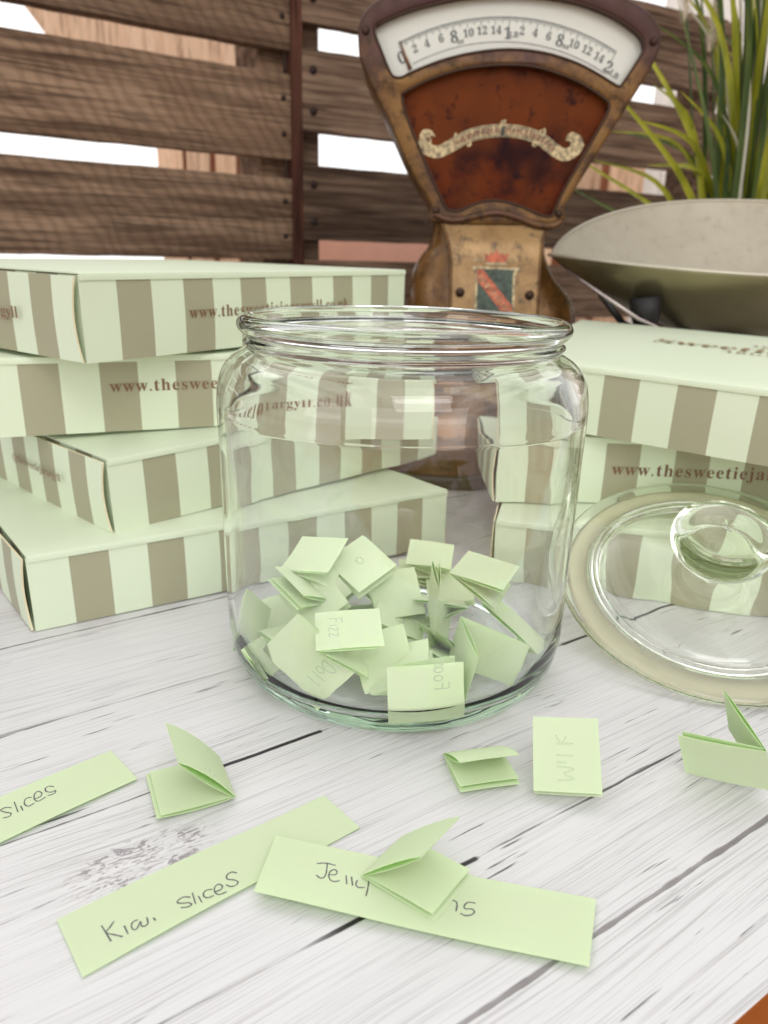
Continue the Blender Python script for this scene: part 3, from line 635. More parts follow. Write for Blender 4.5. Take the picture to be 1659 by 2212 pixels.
M_DIAL = simple('dial print', (.10, .11, .11), .5)
M_SCREW = simple('dark screw', (.05, .025, .015), .5, .6)
M_CREAM = simple('worn cream transfer', (.44, .34, .19), .6, noise=.75, nscale=260)
M_TRED = simple('worn red transfer', (.42, .10, .045), .6, noise=.5, nscale=220)
M_TGRN = simple('worn dark green transfer', (.045, .065, .045), .6, noise=.6, nscale=240)
M_GOLD = simple('gold line', (.40, .29, .13), .5, noise=.3, nscale=120)
M_BLACK = simple('black iron', (.012, .011, .011), .5, .3)

HEAD = [(0.039, 0.2034), (0.0356, 0.2172), (0.016, 0.2455), (-0.006, 0.2866), (-0.0218, 0.3139), (-0.0301, 0.3307), (-0.0319, 0.3428), (-0.032, 0.3519), (-0.0292, 0.3616), (-0.0228, 0.3692), (-0.0126, 0.3752), (0.011, 0.3823), (0.0397, 0.388), (0.0734, 0.3917), (0.1073, 0.3917), (0.1415, 0.3889), (0.1692, 0.3844), (0.1886, 0.379), (0.2031, 0.3728), (0.2137, 0.3649), (0.2192, 0.3561), (0.2206, 0.344), (0.2145, 0.3279), (0.2018, 0.305), (0.1812, 0.2692), (0.1661, 0.2424), (0.1538, 0.22), (0.146, 0.2052)]
WIN = [(-0.0165, 0.3552), (0.0014, 0.3633), (0.0235, 0.3702), (0.0506, 0.3759), (0.0743, 0.3787), (0.0998, 0.3797), (0.1255, 0.3783), (0.1516, 0.3745), (0.1782, 0.3663), (0.1966, 0.357), (0.2043, 0.3512), (0.2073, 0.3445), (0.2059, 0.3399), (0.193, 0.3181), (0.1898, 0.3154), (0.1824, 0.3186), (0.1656, 0.3267), (0.1473, 0.3335), (0.1224, 0.3391), (0.0944, 0.3407), (0.0667, 0.3378), (0.0426, 0.3324), (0.0253, 0.3266), (0.0115, 0.3209), (0.0055, 0.318), (-0.0007, 0.3181), (-0.0052, 0.3228), (-0.0144, 0.3417), (-0.0181, 0.3499)]
PANEL = [(0.0063, 0.3036), (0.0085, 0.3068), (0.031, 0.3175), (0.0605, 0.3259), (0.0935, 0.3292), (0.1217, 0.3276), (0.1542, 0.3183), (0.1786, 0.306), (0.1833, 0.3006), (0.1819, 0.2934), (0.1688, 0.2673), (0.1507, 0.2319), (0.1442, 0.2138), (0.1398, 0.2111), (0.1303, 0.2134), (0.1189, 0.2175), (0.1037, 0.2222), (0.0852, 0.2232), (0.0706, 0.2189), (0.0598, 0.2143), (0.0505, 0.2149), (0.0446, 0.2217), (0.0285, 0.2524), (0.0109, 0.2878)]
def rsm(pts, n=3):  # closed smoothing
    P = [np.array(p, float) for p in pts]; o = []; k = len(P)
    for i in range(k):
        p0, p1, p2, p3 = P[i-1], P[i], P[(i+1) % k], P[(i+2) % k]
        for j in range(n):
            t = j/n; o.append(.5*((2*p1)+(-p0+p2)*t+(2*p0-5*p1+4*p2-p3)*t*t+(-p0+3*p1-3*p2+p3)*t**3))
    return o
def extr(name, pts, y0, y1, m, parent, bev=0, holes=()):
    """solid plate between y0 (front) and y1 (back), with holes, in scale coordinates"""
    crv = bpy.data.curves.new(name, 'CURVE'); crv.dimensions = '2D'; crv.fill_mode = 'BOTH'
    for ring in (pts,)+tuple(holes):
        s_ = crv.splines.new('POLY'); s_.points.add(len(ring)-1); s_.use_cyclic_u = True
        for i, p in enumerate(ring): s_.points[i].co = (p[0], p[1], 0, 1)
    crv.extrude = max(1e-5, (y1-y0)/2-bev); crv.bevel_depth = bev; crv.bevel_resolution = 2; crv.offset = -bev
    o = bpy.data.objects.new('tmp', crv); col.objects.link(o); me = o.to_mesh()
    bm = bmesh.new(); bm.from_mesh(me); o.to_mesh_clear(); bpy.data.objects.remove(o)
    bmesh.ops.remove_doubles(bm, verts=bm.verts, dist=1e-6)
    for v in bm.verts: v.co = Vector((v.co.x, -v.co.z+(y0+y1)/2, v.co.y))
    r = frombm(name, bm, m, parent); autosmooth(r, 38); return r
scale = empty('weighing_scale', (0, SY, 0)); tag(scale, 'antique bronze shop scale with fan shaped dial standing behind the jar', 'weighing scale')
hd = rsm(HEAD); wn = rsm(WIN); pn = rsm(PANEL)
extr('head_frame', hd, -.004, .012, M_BRZ, scale, .0022, (wn, pn))
extr('head_case', [(p[0]*.985+.0014, p[1]*.99+.002) for p in hd], .0125, .075, M_BRZ, scale, .006)
def scalepts(P, s): c = sum(P)/len(P); return [c+(p-c)*s for p in P]
extr('red_panel', scalepts(pn, 1.02), .004, .0115, M_RED, scale)
ch = extr('dial_chart', scalepts(wn, 1.02), .0045, .0120, M_CHART, scale)
# thin raised bead round both openings, coloured dark to paint recess shade
M_BEAD = simple('recess shaded bead', (.045, .018, .008), .4, .4)
def bead(P, r, y, m, nm='opening_bead'):
    path = [(p[0], y, p[1]) for p in P]+[(P[0][0], y, P[0][1])]; tube(nm, path, r, M_BEAD, scale, 6)
bead(pn, .0012, -.0036, M_BRZ); bead(wn, .0010, -.0036, M_BRZ)
mold = smooth_prof([(.0376, .2118), (.049, .2075), (.0602, .2073), (.0748, .2110), (.095, .2140), (.1138, .2101), (.131, .2048), (.1459, .2050), (.1519, .2090)], 5)
tube('wavy_moulding', [(x, -.003, z-.001) for x, z in mold], [.0035]*len(mold), metal_mat('dark bronze moulding', (.12, .055, .02), (.085, .035, .018), (.05, .02, .02)), scale, 8)
# dial print
def arc_fit(P):
    A = np.array([[2*x, 2*y, 1] for x, y in P]); b_ = np.array([x*x+y*y for x, y in P]); s_ = np.linalg.lstsq(A, b_, rcond=None)[0]; return s_[0], s_[1], sqrt(s_[2]+s_[0]**2+s_[1]**2)
TOP = [(.0016,.3451),(.0242,.3539),(.0514,.362),(.0753,.3647),(.0941,.3657),(.1183,.3645),(.1446,.3596),(.168,.3511),(.1864,.3425)]
LOW = [(.0147,.3302),(.0336,.3375),(.0525,.3429),(.0765,.3468),(.0955,.3479),(.12,.3463),(.1431,.3411),(.165,.3321),(.1797,.326)]
cx_, cz_, r_ = arc_fit(TOP); cl_ = arc_fit(LOW)
a0 = atan2(TOP[0][1]-cz_, TOP[0][0]-cx_); a1 = atan2(TOP[-1][1]-cz_, TOP[-1][0]-cx_)
PL = lambda x, z, h: (x, .0043-h*3, z)
lines = [[(cx_+r_*cos(a0+(a1-a0)*i/40), cz_+r_*sin(a0+(a1-a0)*i/40)) for i in range(41)]]
b0 = atan2(LOW[0][1]-cl_[1], LOW[0][0]-cl_[0]); b1_ = atan2(LOW[-1][1]-cl_[1], LOW[-1][0]-cl_[0])
lines.append([(cl_[0]+cl_[2]*cos(b0+(b1_-b0)*i/40), cl_[1]+cl_[2]*sin(b0+(b1_-b0)*i/40)) for i in range(41)])
for i in range(129):
    a = a0+(a1-a0)*i/128; ln = .0072 if i % 64 == 0 else (.0058 if i % 8 == 0 else (.0042 if i % 4 == 0 else .0026))
    if i % 64 == 0: ln = .0085
    lines.append([(cx_+r_*cos(a), cz_+r_*sin(a)), (cx_+(r_-ln)*cos(a), cz_+(r_-ln)*sin(a))])
strokes('tick_marks', lines, .00055, M_DIAL, scale, PL)
NUM = [('0', .0049, .3343, .013), ('2', .016, .3412, .0085), ('4', .0259, .3452, .0085), ('6', .0377, .3492, .0085), ('8', .0486, .3507, .0125), ('oz', .0548, .3478, .0062), ('10', .0605, .3537, .0085), ('12', .0719, .3557, .0085), ('14', .0836, .3563, .0085), ('1', .0935, .3545, .0125), ('LB', .0982, .3535, .0062), ('2', .1056, .3562, .0085), ('4', .1167, .3552, .0085), ('6', .1282, .3528, .0085), ('8', .1380, .350, .0125), ('oz', .1440, .346, .0062), ('10', .1502, .3476, .0085), ('12', .1616, .3435, .0085), ('14', .1724, .3384, .0085), ('2', .1812, .3313, .0125), ('LB', .1862, .3262, .0068)]
for s_, x, z, sz in NUM:
    a = atan2(z-cz_, x-cx_)-pi/2; sz *= .98; wdt = sz*.56*len(s_)*.5
    ux = Vector((cos(a), 0, sin(a))); uz = Vector((-sin(a), 0, cos(a))); Mt = Matrix((ux, uz, ux.cross(uz))).transposed().to_4x4(); Mt.translation = Vector((x, .0040, z))-ux*wdt-uz*sz*.36
    text_mesh('dial_number', serif(s_), sz, M_DIAL, scale, 1.0, Mt, th=.0001)
# pointer
tube('pointer', [(.003, .0030, .3462), (.0075, .0030, .336), (.0125, .0028, .3255)], [.0005, .0010, .0017], simple('pointer copper', (.22, .10, .05), .5, .5), scale, 6)
# scroll banner on the red panel
SC_ = [(.0329,.2755),(.0275,.277),(.0255,.2729),(.028,.2656),(.039,.2622),(.0513,.2678),(.0653,.2754),(.0795,.279),(.0973,.2805),(.1136,.279),(.1284,.2745),(.1419,.2660),(.1513,.2625),(.1600,.2671),(.1621,.2745),(.1551,.2775),(.1537,.2734)]
pth = smooth_prof(SC_, 5)
def ribbon(name, pth, wd, y, m, parent, dz=0):
    V = []; Fc = []
    for i, p_ in enumerate(pth):
        a_ = np.array(pth[max(i-1, 0)]); b_ = np.array(pth[min(i+1, len(pth)-1)]); d = (b_-a_)/np.linalg.norm(b_-a_); n_ = np.array([-d[1], d[0]]); ww = wd(i/(len(pth)-1)) if callable(wd) else wd
        p_ = np.array(p_)+n_*dz
        V += [(p_[0]+n_[0]*ww, y, p_[1]+n_[1]*ww), (p_[0]-n_[0]*ww, y, p_[1]-n_[1]*ww)]
        if i: k = 2*i; Fc.append((k-2, k-1, k+1, k))
    return mesh(name, V, Fc, m, parent)
ribbon('scroll_banner', pth, lambda t: .0050 if .14 < t < .86 else .0030, .0036, M_CREAM, scale)
ribbon('banner_line', pth[25:-25], .0003, .0034, M_TGRN, scale, .0038); ribbon('banner_line', pth[25:-25], .0003, .0034, M_TGRN, scale, -.0038)
for (cx2, cz2, r2, sg2, t0) in ((.0305, .2715, .0060, 1, .5), (.1575, .2720, .0060, -1, .5), (.0560, .2745, .003, 1, 2), (.0955, .2850, .0032, 1, 1), (.1290, .2800, .003, -1, 2), (.0655, .2690, .0028, -1, 0), (.1240, .2700, .0026, 1, 0)):
    ribbon('banner_flourish', [(cx2+sg2*r2*(1-k_/30)*cos(t0+k_*.28), cz2+r2*(1-k_/30)*sin(t0+k_*.28)) for k_ in range(26)], .0009, .0032, M_CREAM, scale)
ribbon('banner_stroke', [(.0945, .2835), (.0950, .2760)], .0014, .0031, M_TGRN, scale)  # short dark green upright stroke across the middle of the banner
# worn unreadable lettering of the banner: short broken strokes
M_BLET = simple('worn banner letters', (.17, .06, .035), .6, noise=.6, nscale=300)
rr = random.Random(4); ln = []
for i in range(26, len(pth)-26, 1):
    p_ = np.array(pth[i]); q_ = np.array(pth[i+1]); d = (q_-p_)/np.linalg.norm(q_-p_); n_ = np.array([-d[1], d[0]])
    for s_ in (0, .5):
        c_ = p_+(q_-p_)*s_; ln.append([tuple(c_+n_*.0026+d*rr.uniform(-.0008, .0008)), tuple(c_-n_*.0026+d*rr.uniform(-.0008, .0008))])
strokes('banner_lettering', ln, .0009, M_BLET, scale, lambda x, z, h: (x, .0033, z))
for sx_, sz_ in ((.0394, .2138), (.1488, .2139), (-.0256, .3513), (.2145, .3489)):
    s_ = lathe('screw', [(0, 0), (.0030, 0), (.0034, .0012), (.0024, .0026), (0, .003)], M_SCREW, scale, 16, closed=False); s_.rotation_euler = (radians(90), 0, 0); s_.location = (sx_, -.004, sz_)
# flared body: stacked rounded sections
def body(name, prof, m, y_c, parent, ex=3.2):
    V = []; Fc = []; ns = 40
    for (xl, xr, z, dp) in prof:
        c_ = (xl+xr)/2; hw = (xr-xl)/2
        for k in range(ns):
            a = 2*pi*k/ns; ca, sa = cos(a), sin(a); V.append((c_+hw*abs(ca)**(2/ex)*(1 if ca > 0 else -1), y_c+dp*abs(sa)**(2/ex)*(1 if sa > 0 else -1), z))
    for i in range(len(prof)-1):
        for k in range(ns): k2 = (k+1) % ns; Fc.append((i*ns+k, i*ns+k2, (i+1)*ns+k2, (i+1)*ns+k))
    Fc.append(tuple(range(ns))[::-1]); Fc.append(tuple((len(prof)-1)*ns+k for k in range(ns)))
    return mesh(name, V, Fc, m, parent, True)
pf = [(.012, .186, .0005, .060), (.012, .186, .02, .060), (.014, .184, .05, .058), (.016, .181, .09, .054), (.0178, .1797, .1181, .050), (.018, .1774, .1312, .048), (.0186, .1700, .144, .045), (.0215, .1555, .160, .041), (.0285, .1470, .1745, .038), (.0345, .1448, .182, .036), (.0375, .1443, .1905, .034), (.039, .1455, .2034, .033), (.0375, .1475, .212, .033)]
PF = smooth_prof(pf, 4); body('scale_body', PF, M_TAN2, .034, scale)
pp = [(.0555, .1352, .0900), (.0556, .1352, .1300), (.0552, .1354, .150), (.0546, .1356, .1700), (.0530, .1362, .182), (.0500, .1372, .1925), (.0455, .1415, .2025), (.0445, .1435, .2065)]
PP = smooth_prof(pp, 4)
# front plate follows the body: a slightly domed tan panel with raised edges
def ydepth(z):
    for (a_, b_) in zip(PF, PF[1:]):
        if a_[2] <= z <= b_[2] and b_[2] > a_[2]: t_ = (z-a_[2])/(b_[2]-a_[2]); return .034-(a_[3]*(1-t_)+b_[3]*t_)
    return .0
V = []; Fc = []; nn_ = 10
for (xl, xr, z) in PP:
    for k in range(nn_+1): u = k/nn_; V.append((xl+(xr-xl)*u, ydepth(z)-.0022-.0012*sin(pi*u), z))
for i in range(len(PP)-1):
    for k in range(nn_): Fc.append((i*(nn_+1)+k, i*(nn_+1)+k+1, (i+1)*(nn_+1)+k+1, (i+1)*(nn_+1)+k))
mesh('front_plate', V, Fc, M_TAN, scale, True)
for side in (0, 1): tube('plate_rim', [(q[side], ydepth(q[2])-.0018, q[2]) for q in PP], .0016, metal_mat('rim bronze', (.16, .075, .02), (.11, .05, .015), (.1, .05, .02)), scale, 6)
for sx_, sz_ in ((.0638, .1447), (.1271, .1438)):
    s_ = lathe('screw', [(0, 0), (.0036, 0), (.0042, .0012), (.0030, .0030), (0, .0034)], M_SCREW, scale, 16, closed=False); s_.rotation_euler = (radians(90), 0, 0); s_.location = (sx_, ydepth(sz_)-.003, sz_)
bsec = [(-.004, .100, .0004, .064), (-.004, .100, .010, .064), (-.002, .099, .012, .062)]
body('foot', bsec, simple('dark green black foot', (.012, .018, .014), .35), -.081, scale, 4)
bsec = smooth_prof([(-.002, .098, .0125, .060), (.000, .097, .030, .058), (.004, .096, .055, .052), (.010, .094, .080, .040), (.020, .090, .098, .020)], 4)
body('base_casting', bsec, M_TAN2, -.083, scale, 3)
# crest transfer
def flat(name, pts, m, h):
    return mesh(name, [(x, ydepth(z)-.0038-h, z) for x, z in pts], [tuple(range(len(pts)))], m, scale)
flat('crest_shield', [(.0739,.1675),(.1175,.1672),(.1133,.1609),(.1139,.1290),(.0955,.118),(.077,.1290),(.0778,.160)][::-1], M_CREAM, 0)
flat('crest_field', [(.0795,.1655),(.1120,.1652),(.1110,.1609),(.1115,.1300),(.0955,.121),(.0795,.130),(.0795,.160)][::-1], M_TGRN, .0003)
flat('crest_band', [(.0785,.1655),(.0835,.1655),(.1118,.1335),(.1118,.1215),(.1050,.1255),(.0785,.156)][::-1], M_TRED, .0006)
ribbon('crest_line', [(.0842, .1655), (.1122, .1340)], .0005, -.0095, M_CREAM, scale); ribbon('crest_line', [(.0782, .1560), (.1050, .1255)], .0005, -.0098, M_CREAM, scale)
flat('crown', [(.0869,.1700),(.0850,.1795),(.0885,.1770),(.0905,.1800),(.0930,.1775),(.0954,.1825),(.0980,.1775),(.1003,.1803),(.1025,.1772),(.1065,.1800),(.1045,.1702)][::-1], M_TRED, .0001)
flat('crown_base', [(.0865,.1690),(.0865,.1712),(.1048,.1714),(.1048,.1692)][::-1], M_CREAM, .0004)
rr = random.Random(9); ln = []
for i in range(15):
    t_ = i/14; c_ = np.array([.0815, .1590])*(1-t_)+np.array([.1085, .1290])*t_; d = np.array([.67, -.74]); n_ = np.array([.74, .67])
    ln.append([tuple(c_+n_*.0028), tuple(c_-n_*.0028+d*rr.uniform(-.001, .001))])
strokes('crest_lettering', ln, .0007, M_CREAM, scale, lambda x, z, h: (x, ydepth(z)-.0048, z))
for x0 in (.0745, .105):
    ln = [[(x0+i*.0016, .1712+rr.uniform(0, .001)), (x0+i*.0016+.0008, .1745+rr.uniform(-.001, .001))] for i in range(6)]
    strokes('crest_scrollwork', ln, .0006, M_CREAM, scale, lambda x, z, h: (x, ydepth(z)-.0042, z))

# ------------------------------------------------------------------ scoop pan with its stand
def pan_surface(u, v):
    # u -1..1 along the length, v 0 near rim .. 1 far rim
    cx, hl = .352, .208
    x = cx+hl*u; k = max(0, 1-abs(u)**2.3)**.62
    near = Vector((x, .72-.100*k, .1665+.0125*(abs(u)**2.2))); far = Vector((x+.004, .72+.085*k, .1665+.0125*(abs(u)**2.2)+.069*k**1.15))
    p = near.lerp(far, v); sagv = .098*k**1.35*sin(pi*min(1, v*1.0))**.75*(1-.25*v); p.z -= sagv; return p
def pan_mesh(name, m, parent, off):
    V = []; Fc = []; nu, nv = 64, 28
    for i in range(nu+1):
        for j in range(nv+1):
            u = sin((i/nu-.5)*pi); v = .5-.5*cos(pi*j/nv); V.append(pan_surface(u, v))
    for i in range(nu):
        for j in range(nv): q = i*(nv+1)+j; Fc.append((q, q+nv+1, q+nv+2, q+1))
    o = mesh(name, V, Fc, m, parent, True); so = o.modifiers.new('sheet', 'SOLIDIFY'); so.thickness = .0013; so.offset = off; so.material_offset = 1; return o
pan = empty('scale_pan', (0, 0, 0)); tag(pan, 'boat shaped tarnished metal weighing pan at the right edge', 'scale pan')
m, t, p, o = mat('tarnished pewter'); tcx = N(t, 'ShaderNodeTexCoord'); V_ = tcx.outputs['Object']; a = noise_node(t, V_, 14, 5, .6); b = noise_node(t, V_, 90, 4, .65)
c = mixc(t, a, (.33, .29, .215), (.50, .45, .36)); c = mixc(t, maprange(t, b, .52, .8, 0, .35, True), c, (.26, .22, .15)); L(t, c, p.inputs['Base Color']); p.inputs['Metallic'].default_value = .6; L(t, maprange(t, b, .3, .7, .42, .6), p.inputs['Roughness']); M_PEW = m
M_UNDER = simple('dark olive underside', (.20, .17, .095), .32, .75, noise=.22, nscale=9)  # underside gets a darker olive than the inside of the dish
pan_mesh('pan_dish', [M_PEW, M_UNDER], pan, 0)
rim = [pan_surface(sin((i/60-.5)*pi), 0) for i in range(61)]+[pan_surface(sin((.5-i/60)*pi), 1) for i in range(1, 61)]
tube('rolled_rim', rim, .0014, simple('bright rim', (.55, .50, .40), .35, .7), pan, 6)
stand = empty('pan_stand', (.33, .72, 0)); tag(stand, 'black iron stand with thin steel cradle beneath the weighing pan', 'stand')
tube('post', [(0, 0, .0004), (0, 0, .06), (0, 0, .108)], [.030, .014, .012], M_BLACK, stand, 20)
tube('arm', [(-.1145, -.066, .147), (-.1125, -.066, .134), (-.110, -.064, .120), (-.09, -.045, .102), (-.04, 0, .096), (.05, 0, .098), (.10, -.01, .108), (.125, -.02, .135)], [.0135, .0125, .009, .007, .006, .006, .007, .012], M_BLACK, stand, 12)
tube('arm', [(-.148, -.05, .148), (-.1265, -.05, .124), (-.06, .0, .098)], [.003, .003, .004], M_BLACK, stand, 8)
tube('cradle_rod', [(-.178, -.045, .166), (-.150, -.068, .147), (-.122, -.078, .130), (-.09, -.078, .117), (-.03, -.07, .106), (.05, -.06, .106)], .0016, simple('steel rod', (.40, .34, .32), .25, .9), stand, 8)
tube('crossbar', [(-.05, 0, .1), (-.085, -.045, .1), (-.110, -.064, .104)], .006, M_BLACK, stand, 8)

# ------------------------------------------------------------------ potted grass with plumes
pl = empty('grass_plant', (.41, .93, 0)); tag(pl, 'artificial tall grass with yellow green blades and cream plumes behind the pan', 'plant')
def leafmat(name, a, b):
    m = bpy.data.materials.new(name); m.use_nodes = True; t = m.node_tree; t.nodes.clear(); o = N(t, 'ShaderNodeOutputMaterial'); p = N(t, 'ShaderNodeBsdfPrincipled')
    tcx = N(t, 'ShaderNodeTexCoord'); nz = noise_node(t, mapping(t, tcx.outputs['Object'], (60, 60, 12)), 1, 3); c = mixc(t, maprange(t, nz, .35, .65, 0, 1), a, b); L(t, c, p.inputs['Base Color']); p.inputs['Roughness'].default_value = .3
    tr = N(t, 'ShaderNodeBsdfTranslucent'); L(t, c, tr.inputs[0]); mx = N(t, 'ShaderNodeMixShader'); mx.inputs[0].default_value = .3; L(t, p.outputs[0], mx.inputs[1]); L(t, tr.outputs[0], mx.inputs[2]); L(t, mx.outputs[0], o.inputs[0]); return m
LM = [leafmat('olive blade', (.26, .28, .02), (.46, .46, .04)), leafmat('dark green blade', (.05, .09, .03), (.13, .18, .04)), leafmat('yellow blade', (.42, .36, .02), (.60, .42, .02)), leafmat('pale glint blade', (.55, .52, .38), (.7, .68, .55))]  # the pale blades are painted glints scattered among the green
def blade(P, wd, m, roll=0, name='leaf_blade'):
    pts = smooth_prof([tuple(q) for q in P], 6); V = []; Fc = []
    for i, q in enumerate(pts):
        q = Vector(q); d = Vector(pts[min(i+1, len(pts)-1)])-Vector(pts[max(i-1, 0)]); d.normalize(); s_ = d.cross(Vector((sin(roll), cos(roll), .05))).normalized(); nrm = s_.cross(d); t_ = i/(len(pts)-1); ww = wd*(.55+.45*sin(pi*min(1, t_*1.15)*.9))*(1-t_**4)+.0002
        V += [q-s_*ww, q+nrm*ww*.35, q+s_*ww]
        if i: k = 3*i; Fc += [(k-3, k-2, k+1, k), (k-2, k-1, k+2, k+1)]
    return mesh(name, V, Fc, m, pl, True)
# pot, hidden for the most part behind the pan
lathe('pot', smooth_prof([(0, .0005), (.055, .0005), (.062, .03), (.070, .12), (.072, .15), (.066, .152), (.062, .14), (0, .14)], 2), simple('dark pot', (.03, .028, .025), .4), pl, 48, closed=False)
rr = random.Random(21)
# guided blades (base x, tip x, tip z, sideways bow) in plant coordinates
guide = [(-.045, -.235, .300, .06, 0, .0032), (-.04, -.215, .375, .055, 0, .0040), (-.035, -.190, .440, .06, 0, .0045), (-.05, -.255, .265, .04, 1, .0025), (-.05, -.145, .215, .0, 1, .0030), (-.03, -.125, .43, .02, 1, .0040), (-.02, -.085, .50, .015, 0, .0050), (-.015, -.045, .55, .01, 0, .0055), (0, -.02, .62, 0, 1, .0055), (.0, .05, .60, -.01, 0, .006), (.02, .10, .52, -.01, 0, .0055), (.01, .12, .45, -.02, 2, .0085), (.02, .16, .40, -.03, 0, .006), (-.02, -.10, .62, .02, 0, .0045), (.0, -.06, .62, .01, 0, .0050), (.03, .07, .62, -.01, 1, .0055)]
for (bx, tx, tz, bow, mi, wd) in guide:
    by = rr.uniform(-.02, .02); ty = rr.uniform(-.06, .02); mid = ((bx+tx)/2+bow*.55, (by+ty)/2, .14+(tz-.14)*.58); q1 = (bx*.9+tx*.1+bow*.25, by, .14+(tz-.14)*.25)
    blade([(bx, by, .14), q1, mid, (tx, ty, tz)], wd, LM[mi], rr.uniform(-.5, .5))
for i in range(104):
    a = rr.uniform(0, 2*pi); r0 = rr.uniform(0, .05); bx, by = r0*cos(a), r0*sin(a); sp = rr.uniform(.01, .15); a2 = a+rr.uniform(-.5, .5); H = rr.uniform(.30, .62)
    tx, ty = bx+sp*cos(a2), by+sp*sin(a2)*.7; cur = rr.uniform(0, .35)
    blade([(bx, by, .14), (bx+(tx-bx)*.12, by+(ty-by)*.12, .14+(H-.14)*.4), (bx+(tx-bx)*.45, by+(ty-by)*.45, .14+(H-.14)*(.78)), (tx, ty, H-cur*.1)], rr.uniform(.0018, .0042), LM[rr.choice([0, 0, 1, 1, 1, 0, 3, 0])], rr.uniform(-1.2, 1.2))
M_PLUME = simple('cream plume', (.86, .78, .66), .9)
for (px, py, z0, z1, rad) in ((-.102, .0, .419, .57, .015), (-.070, .0, .392, .55, .017), (.0, .03, .40, .52, .016)):
    tube('plume_stem', [(px*.3, py, .14), (px*.75, py, .32), (px, py, z0+.02), (px-.005, py, z1)], .0012, LM[1], pl, 6)
    V = []; Fc = []
    for k in range(1500):
        t_ = rr.random(); z = z0+(z1-z0)*t_; a = rr.uniform(0, 2*pi); ra = rad*(.45+.55*sin(pi*min(1, t_*1.1+.12)))*rr.uniform(.4, 1); b = Vector((px, py, z)); e_ = b+Vector((ra*cos(a), ra*sin(a), rr.uniform(-.002, .016))); w_ = Vector((-sin(a), cos(a), 0))*.00035; kk = len(V)
        V += [b-w_, b+w_, e_]; Fc.append((kk, kk+1, kk+2))
    mesh('plume', V, Fc, M_PLUME, pl)

# ------------------------------------------------------------------ pallets
def slat(x0, x1, z0, z1, y0, th, m, parent, seed, name='slat'):
    rr = random.Random(seed); nx, nz = 40, 3; V = []; Fc = []; e0 = [rr.uniform(-.0004, .0004) for _ in range(nx+1)]; e1 = [rr.uniform(-.0004, .0004) for _ in range(nx+1)]
    bow = rr.uniform(-.004, .004)
    def loop(i):
        x = x0+(x1-x0)*i/nx; b = bow*sin(pi*i/nx)*.3
        return [(x, y0+b, z0+e0[i]), (x, y0+b, z1+e1[i]), (x, y0+b+th, z1+e1[i]), (x, y0+b+th, z0+e0[i])]
    for i in range(nx+1): V += loop(i)
    for i in range(nx):
        for k in range(4): k2 = (k+1) % 4; Fc.append((4*i+k, 4*i+k2, 4*i+4+k2, 4*i+4+k))
    Fc.append((0, 3, 2, 1)); Fc.append((4*nx, 4*nx+1, 4*nx+2, 4*nx+3)); cxm = (x0+x1)/2
    V = [(a-cxm, b-y0, c-(z0+z1)/2) for a, b, c in V]
    o = mesh(name, V, Fc, m, parent); o.location = (cxm, y0, (z0+z1)/2); bevel(o, .0012, 2, 50); return o
PLL = empty('pallet'); A1 = radians(34); PLL.location = (-.1225, 1.0, 0); PLL.rotation_euler = (0, 0, A1)
tag(PLL, 'left upright brown pallet with wide rough sawn slats, behind the left box stack', 'pallet', 'upright wooden pallets')
zs1 = [(.400, .512), (.283, .374), (.166, .262), (.055, .145)]
zs1 = [(.006, .052), (.0655, .146), (.167, .262), (.283, .3745), (.399, .512)]
for i, (a, b) in enumerate(zs1): slat(-.75, -.001, a, b, 0, .018, M_PAL1, PLL, 40+i)
for xb in (-.018, -.36, -.70): 
    bm = bmesh.new(); box_bm(bm, xb-.017, xb+.017, .019, .085, .001, .515); bb = frombm('bearer', bm, M_PAL1, PLL); bevel(bb, .002)
for a, b in zs1[1:]:
    for dz in (.3, .72):
        s_ = lathe('nail', [(0, 0), (.0030, 0), (.0032, .0008), (0, .0012)], M_NAIL, PLL, 12, closed=False); s_.rotation_euler = (radians(90), 0, 0); s_.location = (-.012, -.0002, a+(b-a)*dz)
PLR = empty('pallet'); A2 = radians(28.3); PLR.location = (-.1105, 1.0, 0); PLR.rotation_euler = (0, 0, A2)
tag(PLR, 'right upright greyish pallet with nailed slats, behind the weighing scale', 'pallet', 'upright wooden pallets')
zs2 = [(.010, .068), (.090, .168), (.192, .278), (.316, .4035), (.430, .530)]
for i, (a, b) in enumerate(zs2): slat(.0, .735, a, b, 0, .018, M_PAL2, PLR, 60+i)
bm = bmesh.new(); box_bm(bm, .003, .030, .019, .08, .001, .54); bb = frombm('bearer', bm, M_PAL2, PLR); bevel(bb, .002)
bm = bmesh.new(); box_bm(bm, .700, .730, .019, .08, .001, .54); bb = frombm('bearer', bm, M_PAL2, PLR); bevel(bb, .002)
for a, b in zs2[1:]:
    for dz in (.25, .75):
        s_ = lathe('nail', [(0, 0), (.0045, 0), (.0048, .001), (0, .0016)], M_NAIL, PLR, 12, closed=False); s_.rotation_euler = (radians(90), 0, 0); s_.location = (.014, -.0002, a+(b-a)*dz)
post = empty('wooden_post', (-.1205, 1.004, 0)); post.rotation_euler = (0, 0, radians(31)); tag(post, 'dark reddish brown narrow upright post in the gap between the two pallets', 'post')
bm = bmesh.new(); box_bm(bm, -.0055, .0085, -.0085, .012, .001, .56); bb = frombm('post_timber', bm, M_POST, post); bevel(bb, .002)

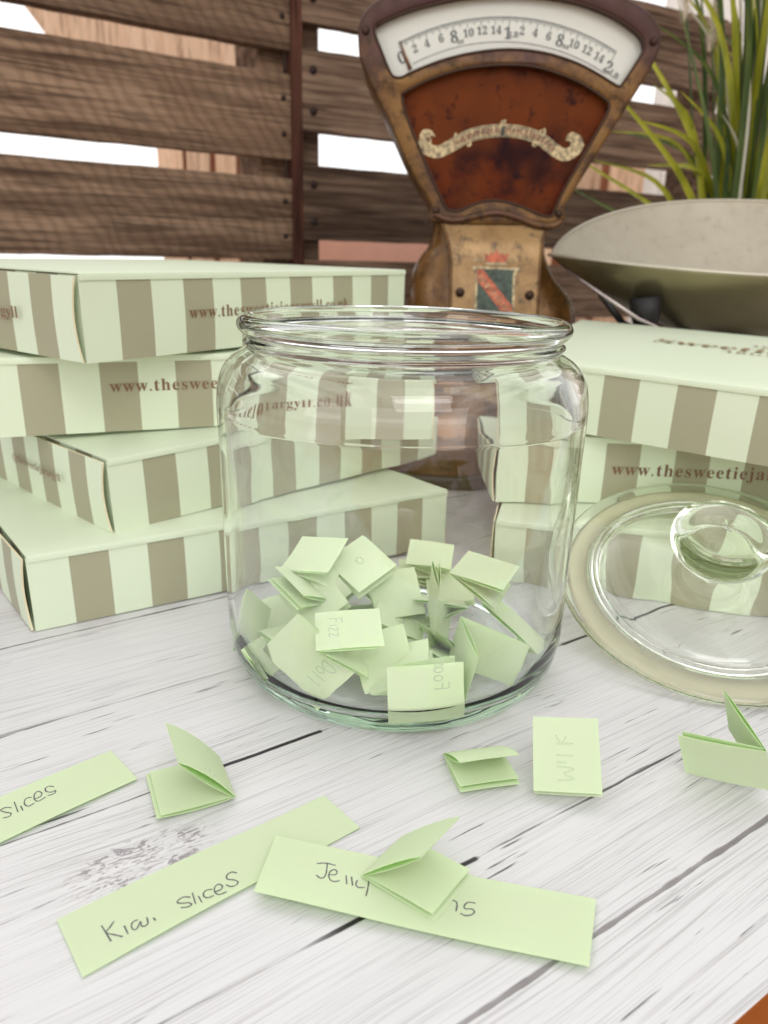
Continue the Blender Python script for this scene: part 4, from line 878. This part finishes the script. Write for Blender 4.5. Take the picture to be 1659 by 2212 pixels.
# ------------------------------------------------------------------ beyond: pine panels, low wall, curtain
def pine(label, x0, y0, ang, n, bw, gap, z0, z1, diag=False):
    r = empty('pine_panel', (x0, y0, 0)); r.rotation_euler = (0, 0, ang); tag(r, label, 'wood panel', 'pine board panels')
    bm = bmesh.new(); box_bm(bm, 0, n*(bw+gap), .012, .03, z0, z1-.01); frombm('backing', bm, M_GAP, r)
    rr = random.Random(int(x0*100))
    for i in range(n):
        w_ = bw*(1+rr.uniform(-.15, .15)); bm = bmesh.new(); box_bm(bm, i*(bw+gap), i*(bw+gap)+w_, 0, .011, z0, z1+rr.uniform(-.004, .004)); b_ = frombm('board', bm, M_PINE, r); bevel(b_, .003)
    if diag:
        bm = bmesh.new(); v = box_bm(bm, -.17, .17, -.026, -.004, .455, .60); b_ = frombm('sloping_board', bm, M_PINE, r); b_.rotation_euler = (0, 0, 0)
        for vv in b_.data.vertices: vv.co.z -= max(0, 0); vv.co.x += (vv.co.z-.53)*-.75
    return r
pine('pine board panel seen through the gaps of the left pallet', -.462, 1.6, radians(5), 5, .044, .012, .02, .60, True)
pine('pine board panel seen to the right of the weighing scale', .22, 1.9, radians(8), 5, .088, .012, .02, .505)
lw = mesh('tmp', [], []); bpy.data.objects.remove(lw)
bm = bmesh.new(); box_bm(bm, -.30, .30, 2.0, 2.1, -.75, .212); lw = frombm('low_wall', bm, M_PINK, None); tag(lw, 'low peach coloured wall seen beneath the pallet slats left of the scale', 'wall')
m, t, p, o = mat('sheer curtain'); p.inputs['Base Color'].default_value = (.88, .85, .80, 1); p.inputs['Roughness'].default_value = .9
tr = N(t, 'ShaderNodeBsdfTranslucent'); tr.inputs[0].default_value = (.95, .93, .88, 1); mx = N(t, 'ShaderNodeMixShader'); mx.inputs[0].default_value = .6; L(t, p.outputs[0], mx.inputs[1]); L(t, tr.outputs[0], mx.inputs[2]); L(t, mx.outputs[0], o.inputs[0])
V = []; Fc = []; nx = 160
for i in range(nx+1):
    x = .50+.9*i/nx; y = 1.62+.012*sin(i*.9)+.006*sin(i*2.3)
    for z in (-.7, .3, .9): V.append((x, y+(.004 if z > .5 else 0), z))
for i in range(nx):
    for j in range(2): q = i*3+j; Fc.append((q, q+3, q+4, q+1))
cu = mesh('sheer_curtain', V, Fc, m, None, True); tag(cu, 'white pleated sheer curtain hanging behind the grass plant', 'curtain')
